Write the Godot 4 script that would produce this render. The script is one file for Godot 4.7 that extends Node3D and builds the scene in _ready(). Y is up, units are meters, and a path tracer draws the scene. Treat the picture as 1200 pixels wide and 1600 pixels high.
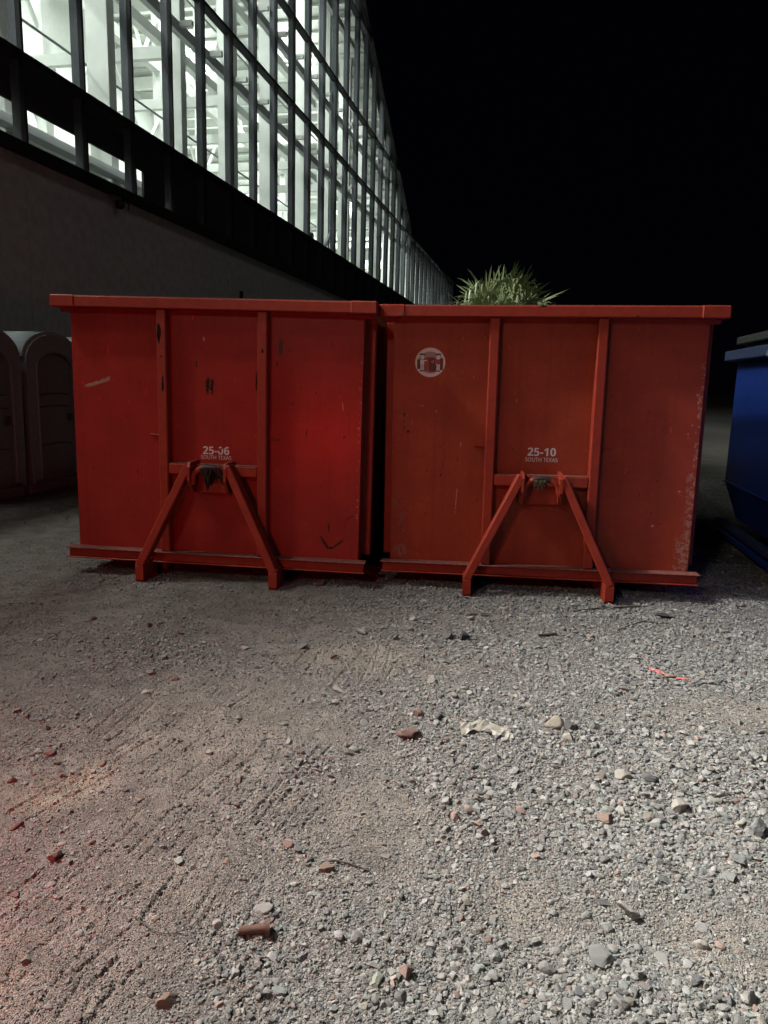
extends Node3D
# A gravel yard at night: two red roll-off containers, a blue one, portable toilets and a glass hall lit from inside.
# Metres, y up; «depth» means -z (away from the camera).

var rng := RandomNumberGenerator.new()
var M := {}

# ---------------------------------------------------------------- mesh building
class MB:
	var v := PackedVector3Array()
	var n := PackedVector3Array()
	var uv := PackedVector2Array()
	var c := PackedColorArray()
	var col := Color.WHITE
	func tri(a: Vector3, b: Vector3, d: Vector3, o := Vector3.ZERO) -> void:
		var f := (b - a).cross(d - a)
		if f.length_squared() < 1e-16:
			return
		f = f.normalized()
		if o != Vector3.ZERO and f.dot(o) > 0.0:
			var t := b
			b = d
			d = t
			f = -f
		v.append(a); v.append(b); v.append(d)
		for k in 3:
			n.append(-f); uv.append(Vector2.ZERO); c.append(col)
	func quad(a: Vector3, b: Vector3, d: Vector3, e: Vector3, o := Vector3.ZERO) -> void:
		tri(a, b, d, o); tri(a, d, e, o)
	func smooth(a: Vector3, b: Vector3, d: Vector3, na: Vector3, nb: Vector3, nd: Vector3) -> void:
		var f := (b - a).cross(d - a)
		if f.dot(na + nb + nd) > 0.0:
			v.append(a); v.append(d); v.append(b)
			n.append(na); n.append(nd); n.append(nb)
		else:
			v.append(a); v.append(b); v.append(d)
			n.append(na); n.append(nb); n.append(nd)
		for k in 3:
			uv.append(Vector2.ZERO); c.append(col)
	# a box with chamfered edges
	func box(at: Vector3, size: Vector3, bevel := 0.0, basis := Basis()) -> void:
		var h := size * 0.5
		var b := minf(bevel, minf(h.x, minf(h.y, h.z)) * 0.8)
		var p := func(sx: float, sy: float, sz: float, ax: int) -> Vector3:
			var q := Vector3(sx * (h.x - (0.0 if ax == 0 else b)), sy * (h.y - (0.0 if ax == 1 else b)), sz * (h.z - (0.0 if ax == 2 else b)))
			return at + basis * q
		for s in [-1.0, 1.0]:
			quad(p.call(s, -1, -1, 0), p.call(s, 1, -1, 0), p.call(s, 1, 1, 0), p.call(s, -1, 1, 0), basis.x * s)
			quad(p.call(-1, s, -1, 1), p.call(1, s, -1, 1), p.call(1, s, 1, 1), p.call(-1, s, 1, 1), basis.y * s)
			quad(p.call(-1, -1, s, 2), p.call(1, -1, s, 2), p.call(1, 1, s, 2), p.call(-1, 1, s, 2), basis.z * s)
		if b <= 0.0:
			return
		for s in [-1.0, 1.0]:
			for t in [-1.0, 1.0]:
				quad(p.call(s, t, -1, 0), p.call(s, t, 1, 0), p.call(s, t, 1, 1), p.call(s, t, -1, 1), basis.x * s + basis.y * t)
				quad(p.call(s, -1, t, 0), p.call(s, 1, t, 0), p.call(s, 1, t, 2), p.call(s, -1, t, 2), basis.x * s + basis.z * t)
				quad(p.call(-1, s, t, 1), p.call(1, s, t, 1), p.call(1, s, t, 2), p.call(-1, s, t, 2), basis.y * s + basis.z * t)
				for w in [-1.0, 1.0]:
					tri(p.call(s, t, w, 0), p.call(s, t, w, 1), p.call(s, t, w, 2), basis.x * s + basis.y * t + basis.z * w)
	# a polygon (any shape) swept straight along «along»; its plane is spanned by ux and uy
	func ext(poly: PackedVector2Array, at: Vector3, ux: Vector3, uy: Vector3, along: Vector3) -> void:
		var idx := Geometry2D.triangulate_polygon(poly)
		for k in range(0, idx.size(), 3):
			var q: Array = []
			for j in 3:
				q.append(at + ux * poly[idx[k + j]].x + uy * poly[idx[k + j]].y)
			tri(q[0], q[1], q[2], -along)
			tri(q[0] + along, q[1] + along, q[2] + along, along)
		var area := 0.0
		for k in poly.size():
			area += poly[k].cross(poly[(k + 1) % poly.size()])
		for k in poly.size():
			var a2 := poly[k]
			var b2 := poly[(k + 1) % poly.size()]
			var e2 := b2 - a2
			var o2 := Vector2(e2.y, -e2.x) * signf(area)
			var a3 := at + ux * a2.x + uy * a2.y
			var b3 := at + ux * b2.x + uy * b2.y
			quad(a3, b3, b3 + along, a3 + along, ux * o2.x + uy * o2.y)
	func tube(pts: Array, radii: Array, sides := 8, cap := true) -> void:
		var rings: Array = []
		var norms: Array = []
		var side := Vector3.UP
		for k in pts.size():
			var t: Vector3 = (pts[mini(k + 1, pts.size() - 1)] - pts[maxi(k - 1, 0)]).normalized()
			if k == 0:
				side = t.cross(Vector3.UP if absf(t.y) < 0.9 else Vector3.RIGHT).normalized()
			side = (side - t * side.dot(t)).normalized()
			var up := t.cross(side)
			var ring := PackedVector3Array()
			var nr := PackedVector3Array()
			for j in sides:
				var a := TAU * j / sides
				var d := side * cos(a) + up * sin(a)
				nr.append(d)
				ring.append(pts[k] + d * float(radii[mini(k, radii.size() - 1)]))
			rings.append(ring); norms.append(nr)
		for k in pts.size() - 1:
			for j in sides:
				var j2 := (j + 1) % sides
				smooth(rings[k][j], rings[k][j2], rings[k + 1][j2], norms[k][j], norms[k][j2], norms[k + 1][j2])
				smooth(rings[k][j], rings[k + 1][j2], rings[k + 1][j], norms[k][j], norms[k + 1][j2], norms[k + 1][j])
		if cap:
			for e in [0, pts.size() - 1]:
				var o: Vector3 = pts[e] - pts[1 if e == 0 else e - 1]
				for j in range(1, sides - 1):
					tri(rings[e][0], rings[e][j], rings[e][j + 1], o)
	func mesh() -> ArrayMesh:
		var arr: Array = []
		arr.resize(Mesh.ARRAY_MAX)
		arr[Mesh.ARRAY_VERTEX] = v
		arr[Mesh.ARRAY_NORMAL] = n
		arr[Mesh.ARRAY_TEX_UV] = uv
		arr[Mesh.ARRAY_COLOR] = c
		var m := ArrayMesh.new()
		m.add_surface_from_arrays(Mesh.PRIMITIVE_TRIANGLES, arr)
		return m

func W(x: float, y: float, depth: float) -> Vector3:
	return Vector3(x, y, -depth)

func lin(r: float, g: float, b: float) -> Color:
	return Color(r, g, b).linear_to_srgb()

func put(called: String, mesh: Mesh, m: Material, parent: Node3D = null, at := Vector3.ZERO, turn := Vector3.ZERO) -> MeshInstance3D:
	var o := MeshInstance3D.new()
	o.name = called
	o.mesh = mesh
	o.material_override = m
	o.position = at
	o.rotation = turn
	(parent if parent else self as Node3D).add_child(o, true)
	return o

func tag(o: Node3D, label: String, category: String, group := "") -> Node3D:
	o.set_meta("label", label)
	o.set_meta("category", category)
	if group:
		o.set_meta("group", group)
	return o

func setting(o: Node3D) -> Node3D:
	o.set_meta("kind", "structure")
	return o

func thing(called: String, label: String, category: String, at := Vector3.ZERO, turn := 0.0, group := "") -> Node3D:
	var o := Node3D.new()
	o.name = called
	add_child(o, true)
	o.position = at
	o.rotation.y = turn
	return tag(o, label, category, group)

func bx(size: Vector3, bevel := 0.0, at := Vector3.ZERO) -> ArrayMesh:
	var b := MB.new()
	b.box(at, size, bevel)
	return b.mesh()

# ---------------------------------------------------------------- materials
func noise(freq: float, seed_: int, octaves := 4, kind := FastNoiseLite.TYPE_SIMPLEX_SMOOTH) -> FastNoiseLite:
	var f := FastNoiseLite.new()
	f.noise_type = kind
	f.frequency = freq
	f.seed = seed_
	f.fractal_octaves = octaves
	return f

func ntex(freq: float, seed_: int, octaves: int, lo: Color, hi: Color, size := 512, mid = null) -> NoiseTexture2D:
	var t := NoiseTexture2D.new()
	t.width = size
	t.height = size
	t.seamless = true
	t.noise = noise(freq, seed_, octaves)
	var g := Gradient.new()
	g.set_color(0, lo)
	g.set_color(1, hi)
	if mid != null:
		g.add_point(0.5, mid)
	t.color_ramp = g
	return t

func bump(freq: float, seed_: int, octaves: int, strength: float, size := 512) -> NoiseTexture2D:
	var t := NoiseTexture2D.new()
	t.width = size
	t.height = size
	t.seamless = true
	t.as_normal_map = true
	t.bump_strength = strength
	t.noise = noise(freq, seed_, octaves)
	return t

func mat(c: Color, rough := 0.7, metal := 0.0) -> StandardMaterial3D:
	var m := StandardMaterial3D.new()
	m.albedo_color = c
	m.roughness = rough
	m.metallic = metal
	return m

# colour c, mottled by a noise picture and given relief, laid on from three sides
func rough_mat(c: Color, rough: float, tex: Texture2D, nrm: Texture2D, scale: float, nscale := 1.0) -> StandardMaterial3D:
	var m := mat(c, rough)
	if tex:
		m.albedo_texture = tex
	if nrm:
		m.normal_enabled = true
		m.normal_texture = nrm
		m.normal_scale = nscale
	m.uv1_triplanar = true
	m.uv1_scale = Vector3.ONE * scale
	return m

func make_materials() -> void:
	var g8 := Color(0.78, 0.78, 0.78)
	var mottled := ntex(0.02, 11, 5, Color(0.87, 0.86, 0.85), Color.WHITE)
	var speck := ntex(0.09, 12, 3, Color(0.62, 0.6, 0.58), Color.WHITE)
	var fine := bump(0.06, 13, 4, 3.0)
	var dent := bump(0.008, 14, 3, 5.0)
	M.red = rough_mat(lin(0.225, 0.026, 0.013), 0.42, mottled, dent, 0.9, 0.12)
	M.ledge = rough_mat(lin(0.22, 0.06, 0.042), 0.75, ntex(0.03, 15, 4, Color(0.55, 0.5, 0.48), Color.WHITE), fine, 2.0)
	M.red.metallic_specular = 0.3
	M.red.roughness = 0.5
	M.steel = rough_mat(lin(0.04, 0.03, 0.026), 0.5, speck, fine, 4.0)
	M.steel.metallic = 0.5
	M.print = rough_mat(lin(0.62, 0.58, 0.55), 0.7, ntex(0.05, 16, 3, Color(0.7, 0.62, 0.6), Color.WHITE), null, 9.0)
	M.grease = rough_mat(lin(0.016, 0.012, 0.01), 0.8, speck, fine, 9.0)
	M.grease.metallic_specular = 0.15
	M.mud = rough_mat(lin(0.03, 0.021, 0.016), 0.95, speck, fine, 9.0)
	M.twig = mat(lin(0.045, 0.036, 0.03), 0.8)
	M.straw = rough_mat(lin(0.06, 0.048, 0.03), 0.9, speck, null, 9.0)
	M.mud.metallic_specular = 0.1
	M.straw.metallic_specular = 0.1
	M.blue = rough_mat(lin(0.015, 0.062, 0.40), 0.42, mottled, dent, 0.9, 0.12)
	M.blue_worn = rough_mat(lin(0.10, 0.14, 0.30), 0.55, ntex(0.03, 17, 4, Color(0.35, 0.38, 0.5), Color.WHITE), fine, 2.5)
	M.scuff = mat(lin(0.5, 0.52, 0.56), 0.8)
	M.weathered = rough_mat(lin(0.075, 0.075, 0.073), 0.85, ntex(0.02, 18, 5, Color(0.5, 0.48, 0.45), Color.WHITE), fine, 2.0)
	M.toilet = rough_mat(lin(0.19, 0.225, 0.24), 0.45, mottled, null, 1.2)
	M.toilet_dark = rough_mat(lin(0.14, 0.165, 0.175), 0.6, mottled, null, 1.2)
	M.toilet_roof = rough_mat(lin(0.30, 0.33, 0.35), 0.45, mottled, null, 1.2)
	M.black = mat(lin(0.012, 0.012, 0.014), 0.45)
	M.latch = mat(lin(0.03, 0.03, 0.03), 0.5)
	M.frame = rough_mat(lin(0.008, 0.008, 0.01), 0.8, mottled, null, 0.5)
	M.fin = rough_mat(lin(0.06, 0.070, 0.084), 0.6, mottled, null, 0.6)
	M.dark_panel = rough_mat(lin(0.012, 0.012, 0.014), 0.7, mottled, null, 0.5)
	M.concrete = rough_mat(lin(0.54, 0.56, 0.58), 0.9, mottled, null, 0.35)
	M.white = rough_mat(lin(0.60, 0.62, 0.59), 0.6, ntex(0.012, 19, 4, Color(0.96, 0.96, 0.95), Color.WHITE), null, 0.4)
	M.deck = rough_mat(lin(0.46, 0.48, 0.45), 0.6, ntex(0.012, 20, 4, Color(0.94, 0.94, 0.93), Color.WHITE), null, 0.4)
	M.greysteel = mat(lin(0.32, 0.34, 0.34), 0.5)
	M.pipe = mat(lin(0.2, 0.21, 0.21), 0.5)
	M.glass = mat(Color(1, 1, 1, 0.03), 0.03)
	M.glass.transparency = BaseMaterial3D.TRANSPARENCY_ALPHA
	M.rubber = mat(lin(0.02, 0.02, 0.02), 0.8)
	M.car = mat(lin(0.03, 0.032, 0.036), 0.3)
	M.rust = rough_mat(lin(0.13, 0.065, 0.045), 0.85, speck, fine, 14.0)
	M.tape = rough_mat(lin(0.55, 0.13, 0.12), 0.6, speck, fine, 9.0)
	M.plastic = rough_mat(lin(0.33, 0.31, 0.265), 0.5, speck, null, 7.0)
	M.wood = rough_mat(lin(0.20, 0.15, 0.10), 0.85, speck, fine, 12.0)
	M.bark = rough_mat(lin(0.10, 0.075, 0.05), 0.95, speck, fine, 3.0)
	M.frond = rough_mat(lin(0.2, 0.24, 0.12), 0.35, mottled, null, 2.0)
	M.frond.backlight_enabled = true
	M.frond.backlight = lin(0.10, 0.16, 0.05)
	M.frond.cull_mode = BaseMaterial3D.CULL_DISABLED
	M.frond_dry = rough_mat(lin(0.26, 0.2, 0.11), 0.7, mottled, null, 2.0)
	M.frond_dry.cull_mode = BaseMaterial3D.CULL_DISABLED
	M.gravel = mat(Color.WHITE, 0.95)
	M.gravel.vertex_color_use_as_albedo = true
	M.gravel.albedo_texture = ntex(0.05, 21, 4, Color(0.66, 0.66, 0.66), Color.WHITE, 256)
	M.gravel.uv1_triplanar = true
	M.gravel.uv1_scale = Vector3.ONE * 0.7
	M.ground = mat(Color.WHITE, 1.0)
	M.ground.metallic_specular = 0.2
	M.ground.vertex_color_use_as_albedo = true
	M.ground.albedo_texture = ntex(0.11, 22, 5, Color(0.5, 0.49, 0.47), Color(1, 1, 1), 1024, Color(0.8, 0.79, 0.78))
	M.ground.normal_enabled = true
	M.ground.normal_texture = bump(0.10, 23, 5, 14.0, 1024)
	M.ground.normal_scale = 1.0
	M.ground.uv1_triplanar = true
	M.ground.uv1_world_triplanar = true
	M.ground.uv1_scale = Vector3.ONE * 1.35
	M.lamp_face = mat(Color(1, 1, 1), 0.5)
	M.lamp_face.emission_enabled = true
	M.lamp_face.emission = Color(0.95, 1.0, 0.96)
	M.lamp_face.emission_energy_multiplier = 4.0
	M.red_lamp = mat(lin(0.5, 0.01, 0.01), 0.3)
	M.red_lamp.emission_enabled = true
	M.red_lamp.emission = Color(1.0, 0.05, 0.06)
	M.red_lamp.emission_energy_multiplier = 6.0
	for k in STONE_TONES:
		var t: Array = STONE_TONES[k]
		M["stone_" + k] = rough_mat(lin(t[0], t[1], t[2]), 0.95, speck, fine, 10.0, 1.0)

const STONE_TONES := {
	"brick": [0.165, 0.095, 0.078], "pink": [0.27, 0.19, 0.165], "brown": [0.2, 0.14, 0.11], "pale": [0.31, 0.29, 0.26],
	"grey": [0.27, 0.26, 0.245], "dark": [0.10, 0.10, 0.10], "green": [0.26, 0.275, 0.225], "slate": [0.19, 0.195, 0.19], "tan": [0.27, 0.235, 0.195], "black": [0.035, 0.034, 0.034],
}

# ---------------------------------------------------------------- ground
var gx := PackedFloat32Array()
var gd := PackedFloat32Array()
var gh := PackedFloat32Array()
var n_big := noise(0.35, 1, 3)
var n_mid := noise(2.2, 2, 4)
var n_fine := noise(14.0, 3, 3)
var n_grit := noise(34.0, 6, 2)
var n_patch := noise(0.9, 4, 3)
var n_patch2 := noise(2.6, 5, 3)

# how much loose gravel lies at a place, 0 (packed dirt) to 1
func cover(x: float, d: float) -> float:
	var base := 0.50 + 0.16 * clampf(x, -1.6, 1.8)
	base += 0.75 * n_patch.get_noise_2d(x, d) + 0.5 * n_patch2.get_noise_2d(x, d)
	for p in PACKED:
		var q := Vector2((x - float(p[0])) / float(p[2]), (d - float(p[1])) / float(p[3])).length_squared()
		base -= float(p[4]) * exp(-q)
	for p in LOOSE:
		var q := Vector2((x - float(p[0])) / float(p[2]), (d - float(p[1])) / float(p[3])).length_squared()
		base += float(p[4]) * exp(-q)
	return clampf(base, 0.0, 1.0)

# packed dirt and heaped gravel: x, depth, radii, amount
const PACKED := [[-1.24, 2.5, 0.3, 0.2, 0.6], [-0.09, 3.9, 0.45, 0.3, 0.8], [1.64, 3.35, 0.4, 0.25, 0.8], [-0.75, 2.9, 0.6, 0.5, 0.5], [-0.6, 2.0, 0.3, 0.25, 0.4], [0.95, 1.75, 0.18, 0.2, 0.6], [0.45, 1.95, 0.14, 0.16, 0.6], [-0.9, 1.6, 0.3, 0.3, 0.4], [0.1, 2.4, 0.4, 0.25, 0.35]]
const LOOSE := [[1.2, 2.5, 0.6, 0.35, 0.7], [0.75, 1.6, 0.35, 0.12, 0.8], [0.35, 2.4, 0.2, 0.2, 0.5], [-0.4, 1.72, 0.14, 0.12, 0.6], [0.1, 1.62, 0.15, 0.1, 0.7], [0.5, 3.1, 0.5, 0.3, 0.5], [-1.2, 3.9, 0.4, 0.25, 0.5], [0.2, 2.0, 0.14, 0.12, 0.5], [1.3, 3.9, 0.7, 0.5, 0.4]]

func axis_lines(cuts: Array) -> PackedFloat32Array:
	var a := PackedFloat32Array()
	for k in cuts.size() - 1:
		var steps := int(ceil((cuts[k + 1][0] - cuts[k][0]) / cuts[k][1]))
		for j in steps:
			a.append(lerpf(cuts[k][0], cuts[k + 1][0], float(j) / steps))
	a.append(cuts[-1][0])
	return a

func build_ground() -> void:
	gx = axis_lines([[-220, 30], [-40, 6], [-10, 0.25], [-5, 0.04], [-2.4, 0.010], [-1.45, 0.006], [0.45, 0.010], [2.4, 0.03], [4.5, 0.2], [10, 6], [40, 30], [220, 30]])
	gd = axis_lines([[-120, 30], [-20, 4], [0, 0.3], [1.2, 0.008], [3.0, 0.014], [6.4, 0.04], [11, 0.25], [20, 6], [60, 30], [260, 30]])
	var nx := gx.size()
	var nd := gd.size()
	gh.resize(nx * nd)
	var cov := PackedFloat32Array()
	cov.resize(nx * nd)
	for j in nd:
		var d := gd[j]
		for i in nx:
			var x := gx[i]
			var near := x > -5.5 and x < 4.6 and d > 0.8 and d < 12.0
			var h := 0.012 * n_big.get_noise_2d(x, d)
			var c := 0.5
			if near:
				c = cover(x, d)
				h += 0.012 * n_mid.get_noise_2d(x, d) + (0.003 + 0.006 * c) * n_fine.get_noise_2d(x, d) + (0.0028 + 0.0025 * c) * n_grit.get_noise_2d(x, d) + 0.008 * c
			gh[j * nx + i] = h
			cov[j * nx + i] = c
	# marks of steel tracks: short grooves pressed side by side into the packed dirt
	for p in TRACKS:
		for k in int(p[3]):
			var a: float = deg_to_rad(float(p[2]) + rng.randf_range(-4, 4))
			var along := Vector2(cos(a), sin(a))
			if rng.randf() < 0.1:
				continue
			var mid: Vector2 = Vector2(p[0], p[1]) + Vector2(sin(a), -cos(a)) * (k - p[3] * 0.5 + rng.randf_range(-0.3, 0.3)) * float(p[4]) + along * rng.randf_range(-0.06, 0.06)
			var half: float = float(p[5]) * 0.5 * rng.randf_range(0.4, 1.5)
			groove(mid - along * half, mid + along * half, rng.randf_range(0.0045, 0.007), rng.randf_range(0.006, 0.0115))
	var v := PackedVector3Array()
	var nr := PackedVector3Array()
	var col := PackedColorArray()
	v.resize(nx * nd); nr.resize(nx * nd); col.resize(nx * nd)
	for j in nd:
		var ja := maxi(j - 1, 0)
		var jb := mini(j + 1, nd - 1)
		for i in nx:
			var k := j * nx + i
			var ia := maxi(i - 1, 0)
			var ib := mini(i + 1, nx - 1)
			v[k] = Vector3(gx[i], gh[k], -gd[j])
			nr[k] = Vector3(-(gh[j * nx + ib] - gh[j * nx + ia]) / (gx[ib] - gx[ia]), 1.0, (gh[jb * nx + i] - gh[ja * nx + i]) / (gd[jb] - gd[ja])).normalized()
			var c := cov[k]
			var t := Color(0.248, 0.224, 0.205).lerp(Color(0.225, 0.213, 0.203), c)
			if gx[i] > -1.8 and gx[i] < -0.8 and gd[j] > 2.2 and gd[j] < 2.9:   # a smear of orange sand
				var q := Vector2((gx[i] + 1.2 - (gd[j] - 2.5) * 0.5) / 0.11, (gd[j] - 2.53) / 0.13).length() + 0.9 * n_fine.get_noise_2d(gx[i] * 0.9, gd[j] * 0.9) + 1.1 * n_grit.get_noise_2d(gx[i] * 1.6, gd[j] * 1.6)
				t = t.lerp(Color(0.46, 0.32, 0.2), clampf((1.25 - q) * 2.0, 0.0, 1.0) * 0.6)
			for p in PACKED:   # pale fines pressed flat
				var q2 := Vector2((gx[i] - float(p[0])) / float(p[2]), (gd[j] - float(p[1])) / float(p[3])).length_squared()
				if q2 < 3.0:
					var e2 := float(p[4]) * exp(-q2) + 0.35 * n_patch2.get_noise_2d(gx[i] * 3.0, gd[j] * 3.0) + 0.3 * n_fine.get_noise_2d(gx[i], gd[j])
					t = t.lerp(Color(0.34, 0.30, 0.255), clampf((e2 - 0.2) * 2.0, 0.0, 0.7))
			var w := 1.0 + 0.36 * n_patch2.get_noise_2d(gx[i] * 1.7 + 9.0, gd[j] * 1.7)
			col[k] = Color(t.r * w, t.g * w, t.b * w)
	var ix := PackedInt32Array()
	ix.resize((nx - 1) * (nd - 1) * 6)
	var at := 0
	for j in nd - 1:
		for i in nx - 1:
			var k := j * nx + i
			ix[at] = k; ix[at + 1] = k + nx; ix[at + 2] = k + 1
			ix[at + 3] = k + 1; ix[at + 4] = k + nx; ix[at + 5] = k + nx + 1
			at += 6
	var arr: Array = []
	arr.resize(Mesh.ARRAY_MAX)
	arr[Mesh.ARRAY_VERTEX] = v
	arr[Mesh.ARRAY_NORMAL] = nr
	arr[Mesh.ARRAY_COLOR] = col
	arr[Mesh.ARRAY_INDEX] = ix
	var m := ArrayMesh.new()
	m.add_surface_from_arrays(Mesh.PRIMITIVE_TRIANGLES, arr)
	var g := put("ground", m, M.ground)
	setting(g)
	tag(g, "packed dirt and crushed gravel yard with track marks", "ground")

# x, depth, direction in degrees, count, spacing, length
const TRACKS := [[-0.70, 2.2, 74, 7, 0.06, 0.26], [-1.18, 2.52, 64, 4, 0.07, 0.30], [-1.09, 3.12, 82, 6, 0.075, 0.34], [-0.16, 3.78, 78, 8, 0.075, 0.42], [0.12, 3.88, 84, 4, 0.08, 0.36], [-0.48, 1.88, 82, 6, 0.055, 0.2],
	[-0.78, 1.58, 80, 6, 0.06, 0.2], [-0.78, 3.35, 68, 5, 0.075, 0.26], [-0.5, 2.55, 70, 7, 0.07, 0.3], [-0.9, 1.9, 66, 6, 0.07, 0.24], [-0.35, 2.75, 74, 5, 0.07, 0.3], [-0.62, 1.66, 60, 4, 0.06, 0.16], [-1.2, 3.7, 60, 5, 0.08, 0.3], [-0.3, 2.35, 72, 4, 0.06, 0.24], [-0.95, 2.85, 66, 5, 0.08, 0.32]]

func groove(a: Vector2, b: Vector2, wide: float, deep: float) -> void:
	var nx := gx.size()
	var i0 := gx.bsearch(minf(a.x, b.x) - 0.04)
	var i1 := gx.bsearch(maxf(a.x, b.x) + 0.04)
	var j0 := gd.bsearch(minf(a.y, b.y) - 0.04)
	var j1 := gd.bsearch(maxf(a.y, b.y) + 0.04)
	for j in range(j0, j1):
		for i in range(i0, i1):
			var p := Vector2(gx[i] + 0.006 * n_fine.get_noise_2d(gx[i] * 2.0, gd[j] * 2.0), gd[j])
			var q := Geometry2D.get_closest_point_to_segment(p, a, b)
			var r := p.distance_to(q) / wide
			if r < 2.6:
				gh[j * nx + i] += -deep * exp(-r * r) + 0.25 * deep * exp(-(r - 1.8) * (r - 1.8) * 4.0)

func ground_at(x: float, d: float) -> float:
	var i := clampi(gx.bsearch(x) - 1, 0, gx.size() - 2)
	var j := clampi(gd.bsearch(d) - 1, 0, gd.size() - 2)
	var nx := gx.size()
	var fx := clampf((x - gx[i]) / (gx[i + 1] - gx[i]), 0, 1)
	var fd := clampf((d - gd[j]) / (gd[j + 1] - gd[j]), 0, 1)
	return lerpf(lerpf(gh[j * nx + i], gh[j * nx + i + 1], fx), lerpf(gh[(j + 1) * nx + i], gh[(j + 1) * nx + i + 1], fx), fd)

# ---------------------------------------------------------------- stones
# a broken stone: a ball cut by random planes; radius about 1
func rock(sub: int, cuts: int, rough := 0.06, round_ := 0.0) -> ArrayMesh:
	var t := (1.0 + sqrt(5.0)) / 2.0
	var p: Array[Vector3] = [Vector3(-1, t, 0), Vector3(1, t, 0), Vector3(-1, -t, 0), Vector3(1, -t, 0), Vector3(0, -1, t), Vector3(0, 1, t), Vector3(0, -1, -t), Vector3(0, 1, -t), Vector3(t, 0, -1), Vector3(t, 0, 1), Vector3(-t, 0, -1), Vector3(-t, 0, 1)]
	var f := [0, 11, 5, 0, 5, 1, 0, 1, 7, 0, 7, 10, 0, 10, 11, 1, 5, 9, 5, 11, 4, 11, 10, 2, 10, 7, 6, 7, 1, 8, 3, 9, 4, 3, 4, 2, 3, 2, 6, 3, 6, 8, 3, 8, 9, 4, 9, 5, 2, 4, 11, 6, 2, 10, 8, 6, 7, 9, 8, 1]
	for k in p.size():
		p[k] = p[k].normalized()
	for s in sub:
		var seen := {}
		var f2: Array = []
		for k in range(0, f.size(), 3):
			var m: Array = []
			for e in 3:
				var a: int = f[k + e]
				var b: int = f[k + (e + 1) % 3]
				var key := mini(a, b) * 100000 + maxi(a, b)
				if not seen.has(key):
					seen[key] = p.size()
					p.append(((p[a] + p[b]) * 0.5).normalized())
				m.append(seen[key])
			f2.append_array([f[k], m[0], m[2], f[k + 1], m[1], m[0], f[k + 2], m[2], m[1], m[0], m[1], m[2]])
		f = f2
	for c in cuts:
		var nn := Vector3(rng.randfn(), rng.randfn(), rng.randfn()).normalized()
		var lim := rng.randf_range(0.34, 0.80) + round_
		for k in p.size():
			var over := p[k].dot(nn) - lim
			if over > 0.0:
				p[k] -= nn * over
	for k in p.size():
		p[k] *= 1.0 + rng.randf_range(-rough, rough)
	var b := MB.new()
	for k in range(0, f.size(), 3):
		b.tri(p[f[k]], p[f[k + 1]], p[f[k + 2]], p[f[k]] + p[f[k + 1]] + p[f[k + 2]])
	return b.mesh()

func build_gravel() -> void:
	var kinds: Array = []
	for k in 6:
		kinds.append(rock(1, 7 + k, 0.05))
	var places: Array = []
	var tints: Array = []
	for k in kinds.size():
		places.append([])
		tints.append([])
	# zone: depth from, to, tries, smallest and largest radius, how strongly it follows the cover
	for z in [[1.3, 2.4, 60000, 0.0016, 0.0036, 1.0], [2.4, 4.4, 60000, 0.0022, 0.0045, 1.0], [1.3, 2.2, 80000, 0.0022, 0.0055, 1.0], [2.2, 3.6, 90000, 0.0028, 0.0065, 1.0], [3.6, 6.4, 90000, 0.004, 0.009, 1.0], [6.4, 13.0, 26000, 0.008, 0.02, 0.6],
			[1.3, 2.4, 9000, 0.006, 0.012, 1.3], [2.4, 4.0, 12000, 0.007, 0.014, 1.3], [4.0, 6.0, 9000, 0.009, 0.016, 1.2], [1.3, 3.2, 900, 0.013, 0.02, 1.2], [3.2, 6.0, 900, 0.014, 0.023, 1.2]]:
		for k in int(z[2]):
			var d := sqrt(rng.randf_range(z[0] * z[0], z[1] * z[1]))
			var x := rng.randf_range(-0.6, 0.6) * d + rng.randf_range(-0.15, 0.15)
			var c := cover(x, d)
			if rng.randf() > (0.34 + 0.66 * pow(c, 1.2)) if z[5] == 1.0 else rng.randf() > 0.09 + 0.91 * pow(c, 1.8):
				continue
			var r: float = lerpf(z[3], z[4], pow(rng.randf(), 2.2)) * rng.randf_range(0.9, 1.2) * lerpf(0.86, 1.12, clampf((x + 0.6) / 1.4, 0.0, 1.0))
			var turned := Basis.from_euler(Vector3(rng.randf() * TAU, rng.randf() * TAU, rng.randf() * TAU)).scaled(Vector3(r * rng.randf_range(0.85, 1.35), r * rng.randf_range(0.55, 0.9), r * rng.randf_range(0.85, 1.35)))
			var y := ground_at(x, d) + r * rng.randf_range(0.05, 0.45)
			var i := k % kinds.size()
			places[i].append(Transform3D(turned, Vector3(x, y, -d)))
			var g := rng.randf_range(0.12, 0.30)
			var t := Color(g, g * 0.95, g * 0.89)
			var u := rng.randf()
			if u < 0.04:
				t = Color(g * 1.0, g * 0.68, g * 0.56)
			elif u < 0.14:
				t = Color(g * 1.05, g * 0.93, g * 0.78)
			elif u < 0.22:
				t = Color(g * 0.86, g * 0.92, g * 0.84)
			elif u < 0.3:
				t = Color(g * 0.55, g * 0.56, g * 0.58)
			elif u < 0.34:
				t = Color(g * 1.25, g * 1.2, g * 1.12)
			tints[i].append(t)
	for i in kinds.size():
		var mm := MultiMesh.new()
		mm.transform_format = MultiMesh.TRANSFORM_3D
		mm.use_colors = true
		mm.mesh = kinds[i]
		mm.instance_count = places[i].size()
		for k in places[i].size():
			mm.set_instance_transform(k, places[i][k])
			mm.set_instance_color(k, tints[i][k])
		var o := MultiMeshInstance3D.new()
		o.name = "gravel"
		o.multimesh = mm
		o.material_override = M.gravel
		add_child(o, true)
		o.set_meta("kind", "stuff")
		tag(o, "loose crushed grey gravel scattered over the yard", "gravel", "loose gravel")

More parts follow.
